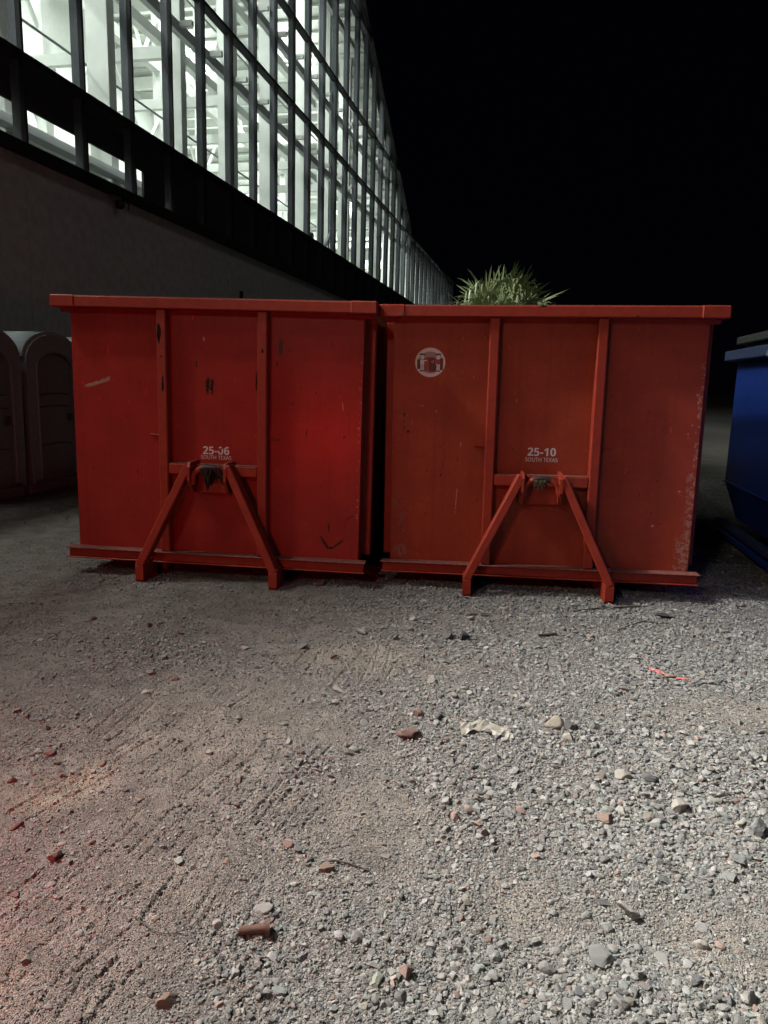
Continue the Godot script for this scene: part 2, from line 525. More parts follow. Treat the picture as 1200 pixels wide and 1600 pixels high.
# name, tone, x, depth, width in mm, flatness, roundness, label
const STONES := [
	["brick_fragment", "brick", 0.132, 2.968, 88, 0.55, 0.25, "rounded red brick lump with a dusty top, on its own mid yard"],
	["stone", "pink", 0.093, 1.671, 58, 0.8, 0.0, "large pink angular stone near the bottom edge of the picture"],
	["stone", "green", 0.017, 1.637, 50, 0.6, 0.0, "greenish grey block left of the large pink angular stone"],
	["stone", "slate", 0.0, 1.69, 40, 0.5, 0.0, "dark flat stone just behind the greenish grey block"],
	["stone", "pink", -0.295, 2.208, 34, 0.8, 0.3, "small round reddish pebble up left of the dark twig"],
	["brick_fragment", "brown", -0.154, 2.075, 50, 0.55, 0.1, "red brown stone in front of the dark curved twig"],
	["stone", "pale", -0.536, 2.596, 34, 1.3, 0.0, "pale upright stone alone on the packed dirt"],
	["brick_fragment", "brown", -0.883, 2.447, 40, 0.4, 0.0, "flat brown chip right of the orange sand smear"],
	["stone", "brown", -0.509, 1.561, 46, 0.75, 0.2, "brown grey rounded stone nearest the camera at lower left"],
	["stone", "pale", 0.377, 3.376, 66, 0.7, 0.0, "light angular stone behind the white plastic scrap"],
	["stone", "pale", 0.271, 3.588, 69, 0.6, 0.0, "pale blocky stone farther back between the two containers"],
	["stone", "brown", 0.192, 3.177, 48, 0.8, 0.3, "small brown pebble left of a dark pebble"],
	["stone", "dark", 0.29, 3.15, 48, 0.7, 0.1, "dark grey pebble right of the small brown pebble"],
	["stone", "tan", 0.811, 3.11, 70, 0.65, 0.3, "round tan cobble, left of a pair in the gravel at right"],
	["stone", "dark", 0.885, 3.082, 62, 0.7, 0.2, "dark cobble against the right of the round tan cobble"],
	["stone", "pale", 0.843, 2.99, 50, 0.65, 0.2, "pale pebble in front of the tan and dark cobbles"],
	["stone", "slate", 0.995, 3.089, 46, 0.7, 0.2, "blue grey pebble right of the tan and dark cobbles"],
	["stone", "pale", 0.987, 2.686, 72, 0.5, 0.2, "wide flat pale cobble in thick gravel at right"],
	["stone", "dark", 1.095, 2.663, 52, 0.6, 0.3, "round dark pebble right of the wide flat pale cobble"],
	["stone", "grey", 0.767, 1.918, 82, 0.7, -0.05, "big wedge shaped grey stone with a dark broken face"],
	["stone", "dark", 0.705, 1.962, 50, 0.3, 0.0, "thin dark slab just left of the grey wedge stone"],
	["stone", "slate", 0.635, 1.732, 80, 0.35, 0.0, "flat dark slate slab in the gravel heap at lower right"],
	["stone", "pale", 0.929, 1.799, 34, 0.7, 0.2, "small pale round stone right of the slate slab"],
	["stone", "slate", 1.369, 2.341, 77, 0.75, 0.1, "big blue grey cobble at the right edge"],
	["stone", "pale", 1.315, 2.37, 49, 0.8, 0.0, "pale stone left of the big blue grey cobble"],
	["stone", "slate", 1.212, 2.18, 70, 0.35, 0.0, "dark slate shard, upper of two near the right edge"],
	["stone", "slate", 1.144, 2.089, 66, 0.3, 0.0, "pointed slate shard, lower of two near the right edge"],
	["stone", "pale", 1.138, 2.467, 60, 0.75, 0.3, "light round cobble in the pale gravel at right"],
	["stone", "grey", 1.02, 2.374, 60, 0.4, 0.0, "square flat grey stone left of the slate shards"],
	["brick_fragment", "brown", 0.84, 2.385, 56, 0.6, 0.1, "red brown cobble half buried in gravel right of centre"],
	["stone", "grey", 0.9, 2.42, 42, 0.75, 0.1, "grey stone touching the red brown cobble on its right"],
	["stone", "pink", 0.532, 2.431, 36, 0.8, 0.1, "pinkish pebble between the pink cluster and the brown cobble"],
	["stone", "pink", 0.285, 2.372, 46, 0.8, 0.0, "pink angular stone, leftmost of the pink cluster"],
	["stone", "tan", 0.34, 2.415, 43, 0.75, 0.2, "tan stone at the back of the pink cluster"],
	["stone", "pink", 0.372, 2.345, 55, 0.4, 0.0, "flat reddish stone in the middle of the pink cluster"],
	["stone", "pink", 0.385, 2.29, 40, 0.9, 0.0, "pale pink stone at the front of the pink cluster"],
	["asphalt_clod", "black", 0.505, 4.217, 90, 0.7, 0.0, "large black clod of asphalt, right one of a pair"],
	["asphalt_clod", "dark", 0.42, 4.25, 64, 0.9, 0.0, "smaller dark clod of asphalt, left one of a pair"],
	["stone", "pale", -0.214, 3.468, 96, 0.3, 0.0, "large flat pale slab in front of the track marks"],
	["stone", "slate", -0.462, 4.047, 80, 0.35, 0.0, "flat grey slab left of the middle track marks"],
	["stone", "grey", -0.12, 4.318, 90, 0.4, 0.0, "long grey stone behind the middle track marks"],
	["brick_fragment", "brick", -0.27, 3.91, 44, 0.8, 0.1, "small red chip beside the middle track marks"],
	["stone", "slate", -0.062, 3.11, 62, 0.4, 0.0, "flat grey stone up left of the rounded brick lump"],
	["stone", "pale", 0.605, 4.66, 80, 0.4, 0.0, "pale flat stone in front of the right container's left leg"],
	["brick_fragment", "brick", -1.859, 4.446, 53, 0.7, 0.0, "dark red chip in front of the left container, leftmost"],
	["brick_fragment", "brick", -1.458, 4.33, 55, 0.6, 0.0, "red chip ahead of the left container's left leg"],
	["brick_fragment", "brick", -1.222, 4.208, 50, 0.5, 0.0, "broad red chip just right of the left container's left leg"],
	["brick_fragment", "brown", -1.21, 3.623, 46, 0.7, 0.1, "brown chip, left of two in the middle left yard"],
	["brick_fragment", "brick", -1.069, 3.548, 34, 0.7, 0.2, "dark red pebble, right of two in the middle left yard"],
	["brick_fragment", "brick", -1.96, 4.15, 52, 0.5, 0.0, "flat red chip far left in front of the toilets"],
	["brick_fragment", "brick", -1.61, 3.077, 38, 0.7, 0.1, "bright red chip at the left edge, right of a pink one"],
	["brick_fragment", "pink", -1.69, 3.14, 52, 0.4, 0.0, "flat pink chip at the left edge beside a bright red chip"],
	["brick_fragment", "brick", -1.353, 2.75, 36, 0.8, 0.3, "round red pebble up left of the orange sand smear"],
	["brick_fragment", "brown", -1.108, 2.691, 41, 0.6, 0.0, "brown chip at the top right of the orange sand smear"],
	["brick_fragment", "brick", -1.242, 2.602, 32, 0.6, 0.0, "small red chip lying on the orange sand smear"],
	["brick_fragment", "brick", -1.40, 2.53, 42, 0.5, 0.0, "red chip left of the orange sand smear at the edge"],
	["brick_fragment", "brick", -1.242, 2.255, 44, 0.6, 0.0, "dark red chunk below the orange sand smear"],
	["brick_fragment", "brick", -1.035, 2.1, 40, 0.7, 0.2, "round dark red pebble lower left, beside greenish grit"],
	["brick_fragment", "brown", -0.953, 2.186, 36, 0.5, 0.0, "leaning brown shard up right of a round dark red pebble"],
	["brick_fragment", "brick", -1.083, 1.94, 38, 0.4, 0.0, "flat bright red chip in the red glow at the left edge"],
	["brick_fragment", "brown", -0.478, 2.101, 30, 0.7, 0.0, "brown chip, right of two among the lower track marks"],
	["stone", "tan", -0.583, 2.081, 30, 0.8, 0.0, "tan wedge, left of two among the lower track marks"],
	["stone", "pale", -1.16, 3.369, 46, 0.4, 0.0, "flat pale grey stone beside the left track marks"],
	["stone", "pale", -0.786, 3.982, 44, 0.6, 0.2, "small whitish pebble in front of the left container"],
	["brick_fragment", "brick", -0.483, 5.40, 110, 0.35, 0.0, "red brick shard under the left container's right end"],
	["brick_fragment", "brown", -0.206, 5.34, 100, 0.35, 0.0, "brown brick shard under the gap between the containers"],
]

func build_stones() -> void:
	for s in STONES:
		var r: float = float(s[4]) * 0.0005 * 1.28
		var m := rock(2, 16, 0.025, float(s[6]) - 0.07)
		var flat: float = s[5]
		var o := put(s[0], m, M["stone_" + str(s[1])], null, W(s[2], ground_at(s[2], s[3]) + r * flat * 0.45, s[3]))
		o.rotation = Vector3(rng.randf_range(-0.2, 0.2), rng.randf() * TAU, rng.randf_range(-0.2, 0.2))
		o.scale = Vector3(r * 1.1, r * flat * 1.05, r * rng.randf_range(0.75, 0.95))
		tag(o, s[7], "brick piece" if s[0] == "brick_fragment" else "clod" if s[0] == "asphalt_clod" else "stone")

# ---------------------------------------------------------------- red containers
const BW := 1.119      # half width of the body
const RW := 1.217      # half width of the rim

# marks on a front wall: x, y, half width, half height, turn in degrees, colour
func paint_picture(seed_: int, base: Color, marks: Array, worn: Array) -> ImageTexture:
	var w := 1100
	var h := 904
	var a := noise(0.006, seed_, 5).get_image(w, h).get_data()
	var b := noise(0.12, seed_ + 1, 3).get_image(w, h).get_data()
	var e := noise(0.035, seed_ + 2, 4).get_image(w, h).get_data()
	var runs := noise(0.03, seed_ + 3, 3)
	var run_fall := noise(0.004, seed_ + 4, 2)
	var px := PackedByteArray()
	px.resize(w * h * 3)
	for k in w * h:
		var run := maxf(0.0, runs.get_noise_2d(k % w, (k / w) * 0.03) - 0.12 + 0.25 * run_fall.get_noise_2d(k % w, k / w))
		var t := 0.88 + 0.10 * a[k] / 255.0 + 0.10 * b[k] / 255.0 - 0.09 * run
		var dust := maxf(0.0, e[k] / 255.0 - 0.62) * 0.35
		px[k * 3] = int(clampf((base.r * t + dust * 0.25) * 255.0, 0, 255))
		px[k * 3 + 1] = int(clampf((base.g * t + dust * 0.22) * 255.0, 0, 255))
		px[k * 3 + 2] = int(clampf((base.b * t + dust * 0.20) * 255.0, 0, 255))
	var ppm := w / (2.0 * BW)
	# places where the paint is worn off in grains: x, y, half sizes, amount, colour
	for q in worn:
		for j in range(maxi(0, int((2.05 - q[1] - q[3]) * ppm)), mini(h, int((2.05 - q[1] + q[3]) * ppm))):
			for i in range(maxi(0, int((q[0] + BW - q[2]) * ppm)), mini(w, int((q[0] + BW + q[2]) * ppm))):
				var k := j * w + i
				var u: float = ((i / ppm - BW) - q[0]) / q[2]
				var vv: float = ((2.05 - j / ppm) - q[1]) / q[3]
				var edge := 1.0 - maxf(absf(u), absf(vv))
				if e[k] / 255.0 * 0.55 + b[k] / 255.0 * 0.45 > 1.02 - q[4] * minf(1.0, edge * 2.0 + 0.25):
					var cc: Color = q[5]
					px[k * 3] = int(lerpf(px[k * 3], cc.r8, 0.75))
					px[k * 3 + 1] = int(lerpf(px[k * 3 + 1], cc.g8, 0.75))
					px[k * 3 + 2] = int(lerpf(px[k * 3 + 2], cc.b8, 0.75))
	for q in marks:
		var r: float = maxf(q[2], q[3]) * 1.3
		var ca := cos(deg_to_rad(q[4]))
		var sa := sin(deg_to_rad(q[4]))
		for j in range(maxi(0, int((2.05 - q[1] - r) * ppm)), mini(h, int((2.05 - q[1] + r) * ppm) + 1)):
			for i in range(maxi(0, int((q[0] + BW - r) * ppm)), mini(w, int((q[0] + BW + r) * ppm) + 1)):
				var k := j * w + i
				var dx: float = (i / ppm - BW) - q[0]
				var dy: float = (2.05 - j / ppm) - q[1]
				var u := Vector2((dx * ca + dy * sa) / q[2], (-dx * sa + dy * ca) / q[3]).length()
				if u + (b[k] / 255.0 - 0.5) * 0.9 + (e[k] / 255.0 - 0.5) * 0.6 < 0.95:
					var cc: Color = q[5]
					px[k * 3] = cc.r8
					px[k * 3 + 1] = cc.g8
					px[k * 3 + 2] = cc.b8
	var r2 := RandomNumberGenerator.new()
	r2.seed = seed_ * 13
	for q in 70:
		var cx := r2.randi_range(20, w - 40)
		var cy := r2.randi_range(20, h - 60)
		var long_ := r2.randi_range(3, 22)
		var lean := r2.randf_range(-0.4, 0.4) if q % 3 else r2.randf_range(-3.0, 3.0)
		var tone := r2.randf_range(0.35, 0.75) if q % 4 else 1.5
		for j in long_:
			var xx := clampi(cx + int(j * lean), 0, w - 3)
			for i in (2 if q % 5 else 3):
				var k := (clampi(cy + j, 0, h - 1) * w + xx + i) * 3
				for ch in 3:
					px[k + ch] = int(clampf(px[k + ch] * tone, 0, 255))
	var im := Image.create_from_data(w, h, false, Image.FORMAT_RGB8, px)
	return ImageTexture.create_from_image(im)

func make_container(label: String, at: Vector3, turn: float, tilt: float, number: String, front: Material) -> Node3D:
	var t := thing("roll_off_container", label, "dumpster", at, turn, "red roll-off containers")
	t.rotation.z = tilt
	var L := 6.0
	# front wall with its own picture of the paint
	var b := MB.new()
	b.box(Vector3(0, 1.125, -0.006), Vector3(BW * 2, 1.838, 0.012), 0.002)
	for k in b.v.size():
		b.uv[k] = Vector2((b.v[k].x + BW) / (2 * BW), (2.05 - b.v[k].y) / 1.8398)
	put("front_wall", b.mesh(), front, t)
	var post := bx(Vector3(0.012, 1.83, 0.10), 0.002)
	var side := bx(Vector3(0.012, 1.83, L - 0.1), 0.0)
	var srib := bx(Vector3(0.165, 1.80, 0.075), 0.006)
	for s in [-1.0, 1.0]:
		put("corner_flange", post, M.red, t, Vector3(s * (BW - 0.007), 1.125, -0.063))
		put("side_wall", side, M.red, t, Vector3(s * 1.02, 1.125, -0.1 - (L - 0.1) * 0.5))
		for k in 9:
			put("side_rib", srib, M.red, t, Vector3(s * 1.108, 1.12, -0.19 - k * 0.66))
		put("side_rim", bx(Vector3(0.12, 0.10, L - 0.06), 0.008), M.red, t, Vector3(s * 1.085, 2.075, -L * 0.5))
		put("floor_rail", bx(Vector3(0.07, 0.12, L - 0.2), 0.006), M.red, t, Vector3(s * 0.50, 0.068, -L * 0.5 - 0.05))
		put("side_channel", bx(Vector3(0.10, 0.076, L - 0.05), 0.006), M.red, t, Vector3(s * 1.06, 0.171, -L * 0.5 - 0.03))
	put("floor_plate", bx(Vector3(2.1, 0.02, L - 0.02), 0.0), M.red, t, Vector3(0, 0.222, -L * 0.5))
	for k in 8:
		put("cross_member", bx(Vector3(1.98, 0.07, 0.06), 0.0), M.red, t, Vector3(0, 0.17, -0.5 - k * 0.7))
	put("rear_door", bx(Vector3(2.2, 1.84, 0.05), 0.004), M.red, t, Vector3(0, 1.125, -L + 0.03))
	# rim of square tube, with doubled corners
	put("front_rim", bx(Vector3(RW * 2 - 0.3, 0.080, 0.15), 0.007), M.red, t, Vector3(0, 2.081, 0.029))
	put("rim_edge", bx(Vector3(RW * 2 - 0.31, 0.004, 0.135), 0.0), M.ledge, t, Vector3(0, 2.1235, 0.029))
	for s in [-1.0, 1.0]:
		put("rim_corner", bx(Vector3(0.19, 0.088, 0.162), 0.008), M.red, t, Vector3(s * (RW - 0.092), 2.082, 0.031))
		put("rim_gusset", bx(Vector3(0.10, 0.03, 0.07), 0.004), M.red, t, Vector3(s * (BW + 0.02), 2.024, -0.02))
	put("rear_rim", bx(Vector3(RW * 2, 0.08, 0.1), 0.006), M.red, t, Vector3(0, 2.08, -L))
	# upright ribs and the bar between them
	for s in [-1.0, 1.0]:
		put("front_rib", bx(Vector3(0.072, 1.824, 0.082), 0.008), M.red, t, Vector3(s * 0.381, 1.128, 0.041))
		var pin := put("pin", bx(Vector3(0.09, 0.012, 0.016), 0.003), M.red, t, Vector3(s * 0.460, 1.112, 0.012))
		pin.rotation.z = -0.06
	put("cross_bar", bx(Vector3(0.686, 0.080, 0.078), 0.006), M.red, t, Vector3(0, 0.865, 0.0395))
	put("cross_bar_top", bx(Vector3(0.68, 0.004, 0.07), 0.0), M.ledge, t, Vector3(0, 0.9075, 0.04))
	# base channel: web between two flanges, open to the front
	put("base_channel", bx(Vector3(2.34, 0.066, 0.072), 0.004), M.red, t, Vector3(0, 0.171, 0.038))
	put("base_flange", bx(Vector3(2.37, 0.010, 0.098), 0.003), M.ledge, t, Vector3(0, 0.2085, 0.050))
	put("base_flange", bx(Vector3(2.36, 0.010, 0.096), 0.003), M.red, t, Vector3(0, 0.1335, 0.049))
	# the A-shaped legs that lead from the hook to the rails
	for s in [-1.0, 1.0]:
		var top := Vector3(s * 0.150, 0.905, 0.150)
		var knee := Vector3(s * 0.515, 0.145, 0.205)
		var dir := (top - knee).normalized()
		var ax := dir.cross(Vector3(0, 0, 1)).normalized()
		var lb := MB.new()
		lb.box((top + knee) * 0.5, Vector3(0.060, (top - knee).length() + 0.02, 0.115), 0.007, Basis(ax, dir, ax.cross(dir)))
		var leg := put("leg", lb.mesh(), M.red, t)
		var foot := MB.new()
		foot.ext(PackedVector2Array([Vector2(-0.20, 0.150), Vector2(0.05, 0.168), Vector2(0.062, 0.13), Vector2(0.062, 0.03), Vector2(0.040, 0.002), Vector2(-0.03, -0.004), Vector2(-0.20, 0.008)]), Vector3(s * 0.515 - 0.031, 0, 0.2), Vector3(0, 0, 1), Vector3(0, 1, 0), Vector3(0.062, 0, 0))
		put("foot", foot.mesh(), M.red, leg)
		var pl := MB.new()
		pl.ext(PackedVector2Array([Vector2(0, 0.70), Vector2(0.13, 0.70), Vector2(0.215, 0.80), Vector2(0.215, 0.90), Vector2(0.19, 0.935), Vector2(0, 0.935)]), Vector3(s * 0.150 - 0.011 + s * 0.0, 0, 0.002), Vector3(0, 0, 1), Vector3(0, 1, 0), Vector3(0.022, 0, 0))
		put("hook_bracket", pl.mesh(), M.red, t, Vector3(-s * 0.012, 0.0, 0))
	put("hook_plate", bx(Vector3(0.25, 0.17, 0.02), 0.004), M.red, t, Vector3(0, 0.775, 0.052))
	var pts: Array = []
	for k in 13:
		var a := PI * k / 12.0
		pts.append(Vector3(-cos(a) * 0.123, 0.80 + sin(a) * 0.098 if sin(a) > 0.01 else 0.80, 0.165))
	pts.insert(0, Vector3(-0.123, 0.765, 0.165))
	pts.append(Vector3(0.123, 0.765, 0.165))
	var hk := MB.new()
	hk.tube(pts, [0.021], 10)
	var hook := put("hook_bar", hk.mesh(), M.red, t)
	var wp: Array = []
	for k in range(5, 10):
		wp.append(pts[k])
	var wear := MB.new()
	wear.tube(wp, [0.0222], 10)
	put("worn_steel", wear.mesh(), M.steel, hook)
	lettering(t, "lettering", number, Vector3(0.004, 0, 0.0145), 0.206, 0.978 if number == "25-06" else 1.046, 0.062)
	lettering(t, "lettering", "SOUTH TEXAS", Vector3(0.004, 0, 0.0145), 0.238, 0.940 if number == "25-06" else 1.003, 0.031)
	return t

func lettering(t: Node3D, called: String, text: String, at: Vector3, width: float, base: float, cap: float) -> MeshInstance3D:
	var f := SystemFont.new()
	f.font_names = PackedStringArray(["Droid Sans"])
	f.font_weight = 700 if cap > 0.04 else 400
	var m := TextMesh.new()
	m.font = f
	m.text = text
	m.font_size = 64
	m.pixel_size = 0.001
	m.depth = 0.001
	m.curve_step = 2.0
	var bb := m.get_aabb()
	var o := put(called, m, M.print, t)
	var sx := width / bb.size.x
	var sy := cap / bb.size.y
	o.scale = Vector3(sx, sy, 1.0)
	o.position = Vector3(at.x - (bb.position.x + bb.size.x * 0.5) * sx, base - bb.position.y * sy, at.z - 0.0145 + 0.0012)
	return o

# a round print: two plain workers beside a red bin, on a pale disc
func sticker_picture() -> ImageTexture:
	var n := 256
	var im := Image.create(n, n, false, Image.FORMAT_RGBA8)
	im.fill(Color(0.86, 0.76, 0.70, 1))
	var inner := Color(0.62, 0.50, 0.44)
	for y in n:
		for x in n:
			var r := Vector2(x - 128, y - 128).length()
			if r < 106:
				im.set_pixel(x, y, inner if y > 70 and y < 200 or r < 96 else Color(0.86, 0.76, 0.70))
	var R := func(x: int, y: int, w: int, h: int, c: Color) -> void:
		im.fill_rect(Rect2i(x, y, w, h), c)
	var red := Color(0.50, 0.10, 0.06)
	R.call(18, 102, 30, 84, Color(0.28, 0.10, 0.07))
	R.call(204, 92, 34, 102, Color(0.36, 0.08, 0.06))
	R.call(78, 92, 96, 110, red)
	R.call(86, 96, 10, 104, Color(0.72, 0.28, 0.12))
	R.call(104, 96, 10, 104, Color(0.72, 0.28, 0.12))
	R.call(122, 98, 52, 112, Color(0.38, 0.07, 0.06))
	R.call(96, 84, 70, 10, red)
	R.call(168, 150, 26, 44, Color(0.12, 0.06, 0.05))
	for s in [[60, 0], [196, 1]]:
		var cx: int = s[0]
		var shirt := Color(0.85, 0.82, 0.80) if s[1] == 0 else Color(0.62, 0.14, 0.10)
		R.call(cx - 17, 104, 34, 42, shirt)
		R.call(cx - 14, 144, 12, 58, Color(0.80, 0.74, 0.74))
		R.call(cx + 3, 144, 12, 58, Color(0.80, 0.74, 0.74))
		R.call(cx - 18, 198, 18, 10, Color(0.12, 0.07, 0.06))
		R.call(cx + 2, 198, 18, 10, Color(0.12, 0.07, 0.06))
		for y in range(48, 106):
			for x in range(cx - 26, cx + 26):
				var q := Vector2((x - cx) / 18.0, (y - 78) / 24.0).length()
				if q < 1.0:
					im.set_pixel(x, y, Color(0.86, 0.80, 0.76))
				elif q < 1.15:
					im.set_pixel(x, y, Color(0.25, 0.15, 0.12))
		R.call(cx - 20, 50, 40, 12, Color(0.24, 0.15, 0.14))
		R.call(cx - 27, 60, 54, 5, Color(0.24, 0.15, 0.14))
		R.call(cx - 9, 72, 4, 6, Color(0.2, 0.12, 0.1))
		R.call(cx + 4, 72, 4, 6, Color(0.2, 0.12, 0.1))
		R.call(cx + (10 if s[1] == 0 else -40), 108, 30, 9, shirt)
	for y in range(110, 134):
		for x in range(136, 162):
			var q := Vector2(x - 148, y - 121).length()
			if q > 7.0 and q < 10.5:
				im.set_pixel(x, y, Color(0.80, 0.60, 0.54))
	return ImageTexture.create_from_image(im)

func build_containers() -> void:
	var dark := lin(0.016, 0.009, 0.007)
	var grey := lin(0.045, 0.03, 0.026)
	var pale := lin(0.30, 0.15, 0.11)
	var base := lin(0.215, 0.019, 0.014)
	var base2 := lin(0.215, 0.030, 0.0125)
	var m1 := mat(Color.WHITE, 0.29)
	m1.albedo_texture = paint_picture(31, base, [
		[-0.93, 1.49, 0.10, 0.014, 16, lin(0.24, 0.13, 0.10)], [-0.86, 1.515, 0.05, 0.016, 18, lin(0.22, 0.11, 0.085)],
		[-0.058, 1.50, 0.016, 0.066, -4, dark], [-0.024, 1.49, 0.013, 0.062, -2, dark], [-0.144, 1.662, 0.005, 0.034, -4, dark], [-0.085, 1.84, 0.009, 0.02, 0, pale],
		[0.503, 1.795, 0.017, 0.062, 3, grey], [0.567, 1.771, 0.014, 0.004, 0, dark], [0.475, 1.672, 0.006, 0.016, 0, dark], [0.972, 1.383, 0.004, 0.036, 6, pale],
		[0.855, 0.335, 0.010, 0.070, 34, dark], [0.955, 0.328, 0.007, 0.07, -52, dark], [0.905, 0.298, 0.022, 0.012, 10, dark], [0.886, 0.455, 0.006, 0.036, 0, dark], [1.04, 0.541, 0.036, 0.003, 30, dark],
		[0.593, 1.384, 0.004, 0.014, 0, dark], [0.701, 1.173, 0.005, 0.024, 6, dark], [0.988, 1.15, 0.006, 0.012, -20, dark], [-0.9, 1.78, 0.003, 0.014, 0, dark]],
		[[1.10, 1.1, 0.015, 0.85, 0.40, pale]])
	var m2 := mat(Color.WHITE, 0.5)
	m1.metallic_specular = 0.32
	m2.metallic_specular = 0.28
	m2.albedo_texture = paint_picture(41, base2, [
		[-1.03, 1.334, 0.013, 0.016, 0, grey], [-1.03, 1.28, 0.005, 0.012, 0, dark], [-1.0, 1.205, 0.009, 0.010, 0, dark], [-1.03, 1.24, 0.004, 0.014, 10, grey],
		[1.085, 1.46, 0.006, 0.014, 0, pale], [1.075, 1.514, 0.008, 0.010, 0, pale], [1.036, 1.238, 0.006, 0.008, 0, pale], [1.009, 0.815, 0.012, 0.008, 0, pale], [1.06, 1.30, 0.010, 0.004, 0, pale],
		[-0.62, 0.7, 0.003, 0.11, -3, pale], [-0.52, 1.62, 0.003, 0.012, 0, pale], [-0.60, 1.12, 0.004, 0.016, 0, pale], [-0.9, 1.4, 0.014, 0.003, 10, pale], [-0.79, 1.36, 0.003, 0.012, 0, pale], [0.84, 0.55, 0.010, 0.008, 0, pale], [-0.2, 1.45, 0.003, 0.012, 0, pale]],
		[[1.09, 0.62, 0.05, 0.48, 0.52, lin(0.24, 0.10, 0.07)], [1.06, 0.34, 0.07, 0.16, 0.53, lin(0.24, 0.13, 0.10)], [-1.05, 0.52, 0.08, 0.36, 0.46, lin(0.14, 0.06, 0.045)], [-1.03, 0.28, 0.09, 0.08, 0.5, lin(0.16, 0.085, 0.07)], [1.10, 1.1, 0.02, 0.9, 0.45, pale]])
	for m in [m1, m2]:
		m.normal_enabled = true
		m.normal_texture = bump(0.004, 51, 3, 7.0)
		m.normal_scale = 0.08
	var c1 := make_container("red roll-off container marked 25-06, the left one of the pair", W(-1.305, 0.0, 5.499), deg_to_rad(-5.53), deg_to_rad(-0.35), "25-06", m1)
	var c2 := make_container("red roll-off container marked 25-10 with a round sticker, right one", W(1.17, 0.0, 5.368), deg_to_rad(-6.87), deg_to_rad(0.6), "25-10", m2)
	# bare patches on the left container's ribs and a scratch through its number
	for q in [[-0.396, 1.865, 0.016, 0.082], [-0.374, 1.50, 0.010, 0.07], [0.340, 1.535, 0.006, 0.08], [-0.38, 1.70, 0.008, 0.008], [0.385, 1.76, 0.010, 0.018]]:
		chip(c1, Vector3(q[0], q[1], 0.0824), q[2], q[3], M.grease)
	for q in [[0.030, 1.012, 0.008, 0.026, 0.5], [0.047, 1.028, 0.006, 0.014, -0.6]]:
		var s := chip(c1, Vector3(q[0], q[1], 0.0027), q[2], q[3], M.red)
		s.rotation.z = q[4]
	for q in [[-1.06, 2.055, 0.02, 0.012], [-0.05, 2.115, 0.03, 0.006], [0.6, 2.05, 0.012, 0.006]]:
		chip(c2, Vector3(q[0], q[1], 0.1046 if q[0] > -1.0 else 0.1128), q[2], q[3], M.ledge if q[0] < -1.0 else M.grease)
	for k in 5:
		put("rung", bx(Vector3(0.10, 0.02, 0.03), 0.004), M.red, c1, Vector3(1.12, 0.45 + k * 0.3, -0.62))
	var disc := MB.new()
	for k in 40:
		var a0 := TAU * k / 40.0
		var a1 := TAU * (k + 1) / 40.0
		disc.tri(Vector3.ZERO, Vector3(cos(a0), sin(a0), 0), Vector3(cos(a1), sin(a1), 0), Vector3(0, 0, 1))
	for k in disc.v.size():
		disc.uv[k] = Vector2(disc.v[k].x * 0.5 + 0.5, 0.5 - disc.v[k].y * 0.5)
	var sm := mat(lin(0.62, 0.60, 0.60), 0.6)
	sm.albedo_texture = sticker_picture()
	var st := put("sticker", disc.mesh(), sm, c2, Vector3(-0.845, 1.72, 0.0012))
	st.scale = Vector3(0.112, 0.107, 1)
	# what hangs from the two hooks
	var clump := MB.new()
	for k in 26:
		var x := rng.randf_range(-0.05, 0.06)
		var len_ := rng.randf_range(0.03, 0.16) * (1.0 - absf(x - 0.01) * 9.0) + 0.02
		var z := rng.randf_range(-0.02, 0.03)
		clump.tube([Vector3(x, 0.0, z), Vector3(x * 0.75 + rng.randf_range(-0.008, 0.008), -len_ * 0.5, z + 0.01), Vector3(x * 0.4 + rng.randf_range(-0.01, 0.01), -len_, z)], [0.016, 0.012, 0.003], 5)
	for k in 6:
		clump.tube([Vector3(0.04 + k * 0.01, 0.01, 0.02), Vector3(0.07 + k * 0.012, -0.02 - 0.012 * k, 0.03), Vector3(0.085 + k * 0.006, -0.05 - k * 0.012, 0.02)], [0.012, 0.010, 0.003], 5)
	var cl := put("mud_clump", clump.mesh(), M.mud, null, c1.transform * Vector3(0.0, 0.885, 0.165), c1.rotation)
	tag(cl, "ragged dirty clump hanging from the hook of the left container", "mud clump")
	var tuft := MB.new()
	for k in 60:
		var a := rng.randf_range(-1.2, 1.2)
		var p := Vector3(rng.randf_range(-0.03, 0.03), 0, rng.randf_range(0.0, 0.02))
		var q := p + Vector3(sin(a) * 0.05, -rng.randf_range(0.02, 0.07), rng.randf_range(-0.01, 0.03))
		tuft.tube([p, p.lerp(q, 0.5) + Vector3(0, 0.008, 0), q], [0.003, 0.002, 0.001], 4)
	for k in 7:
		tuft.box(Vector3(rng.randf_range(-0.035, 0.035), rng.randf_range(-0.02, 0.004), 0.012), Vector3(0.03, 0.02, 0.03), 0.006, Basis.from_euler(Vector3(rng.randf(), rng.randf(), rng.randf())))
	var tf := put("straw_tuft", tuft.mesh(), M.straw, null, c2.transform * Vector3(-0.01, 0.878, 0.175), c2.rotation)
	tag(tf, "dry dark straw tuft caught on the hook of the right container", "straw tuft")

func chip(t: Node3D, at: Vector3, w: float, h: float, m: Material) -> MeshInstance3D:
	var b := MB.new()
	var pts: Array = []
	for k in 14:
		var a := TAU * k / 14.0
		var r := rng.randf_range(0.7, 1.1)
		pts.append(Vector3(cos(a) * w * r, sin(a) * h * r, 0))
	for k in 14:
		b.tri(Vector3(0, 0, 0.0006), pts[k], pts[(k + 1) % 14], Vector3(0, 0, 1))
	return put("paint_chip", b.mesh(), m, t, at)

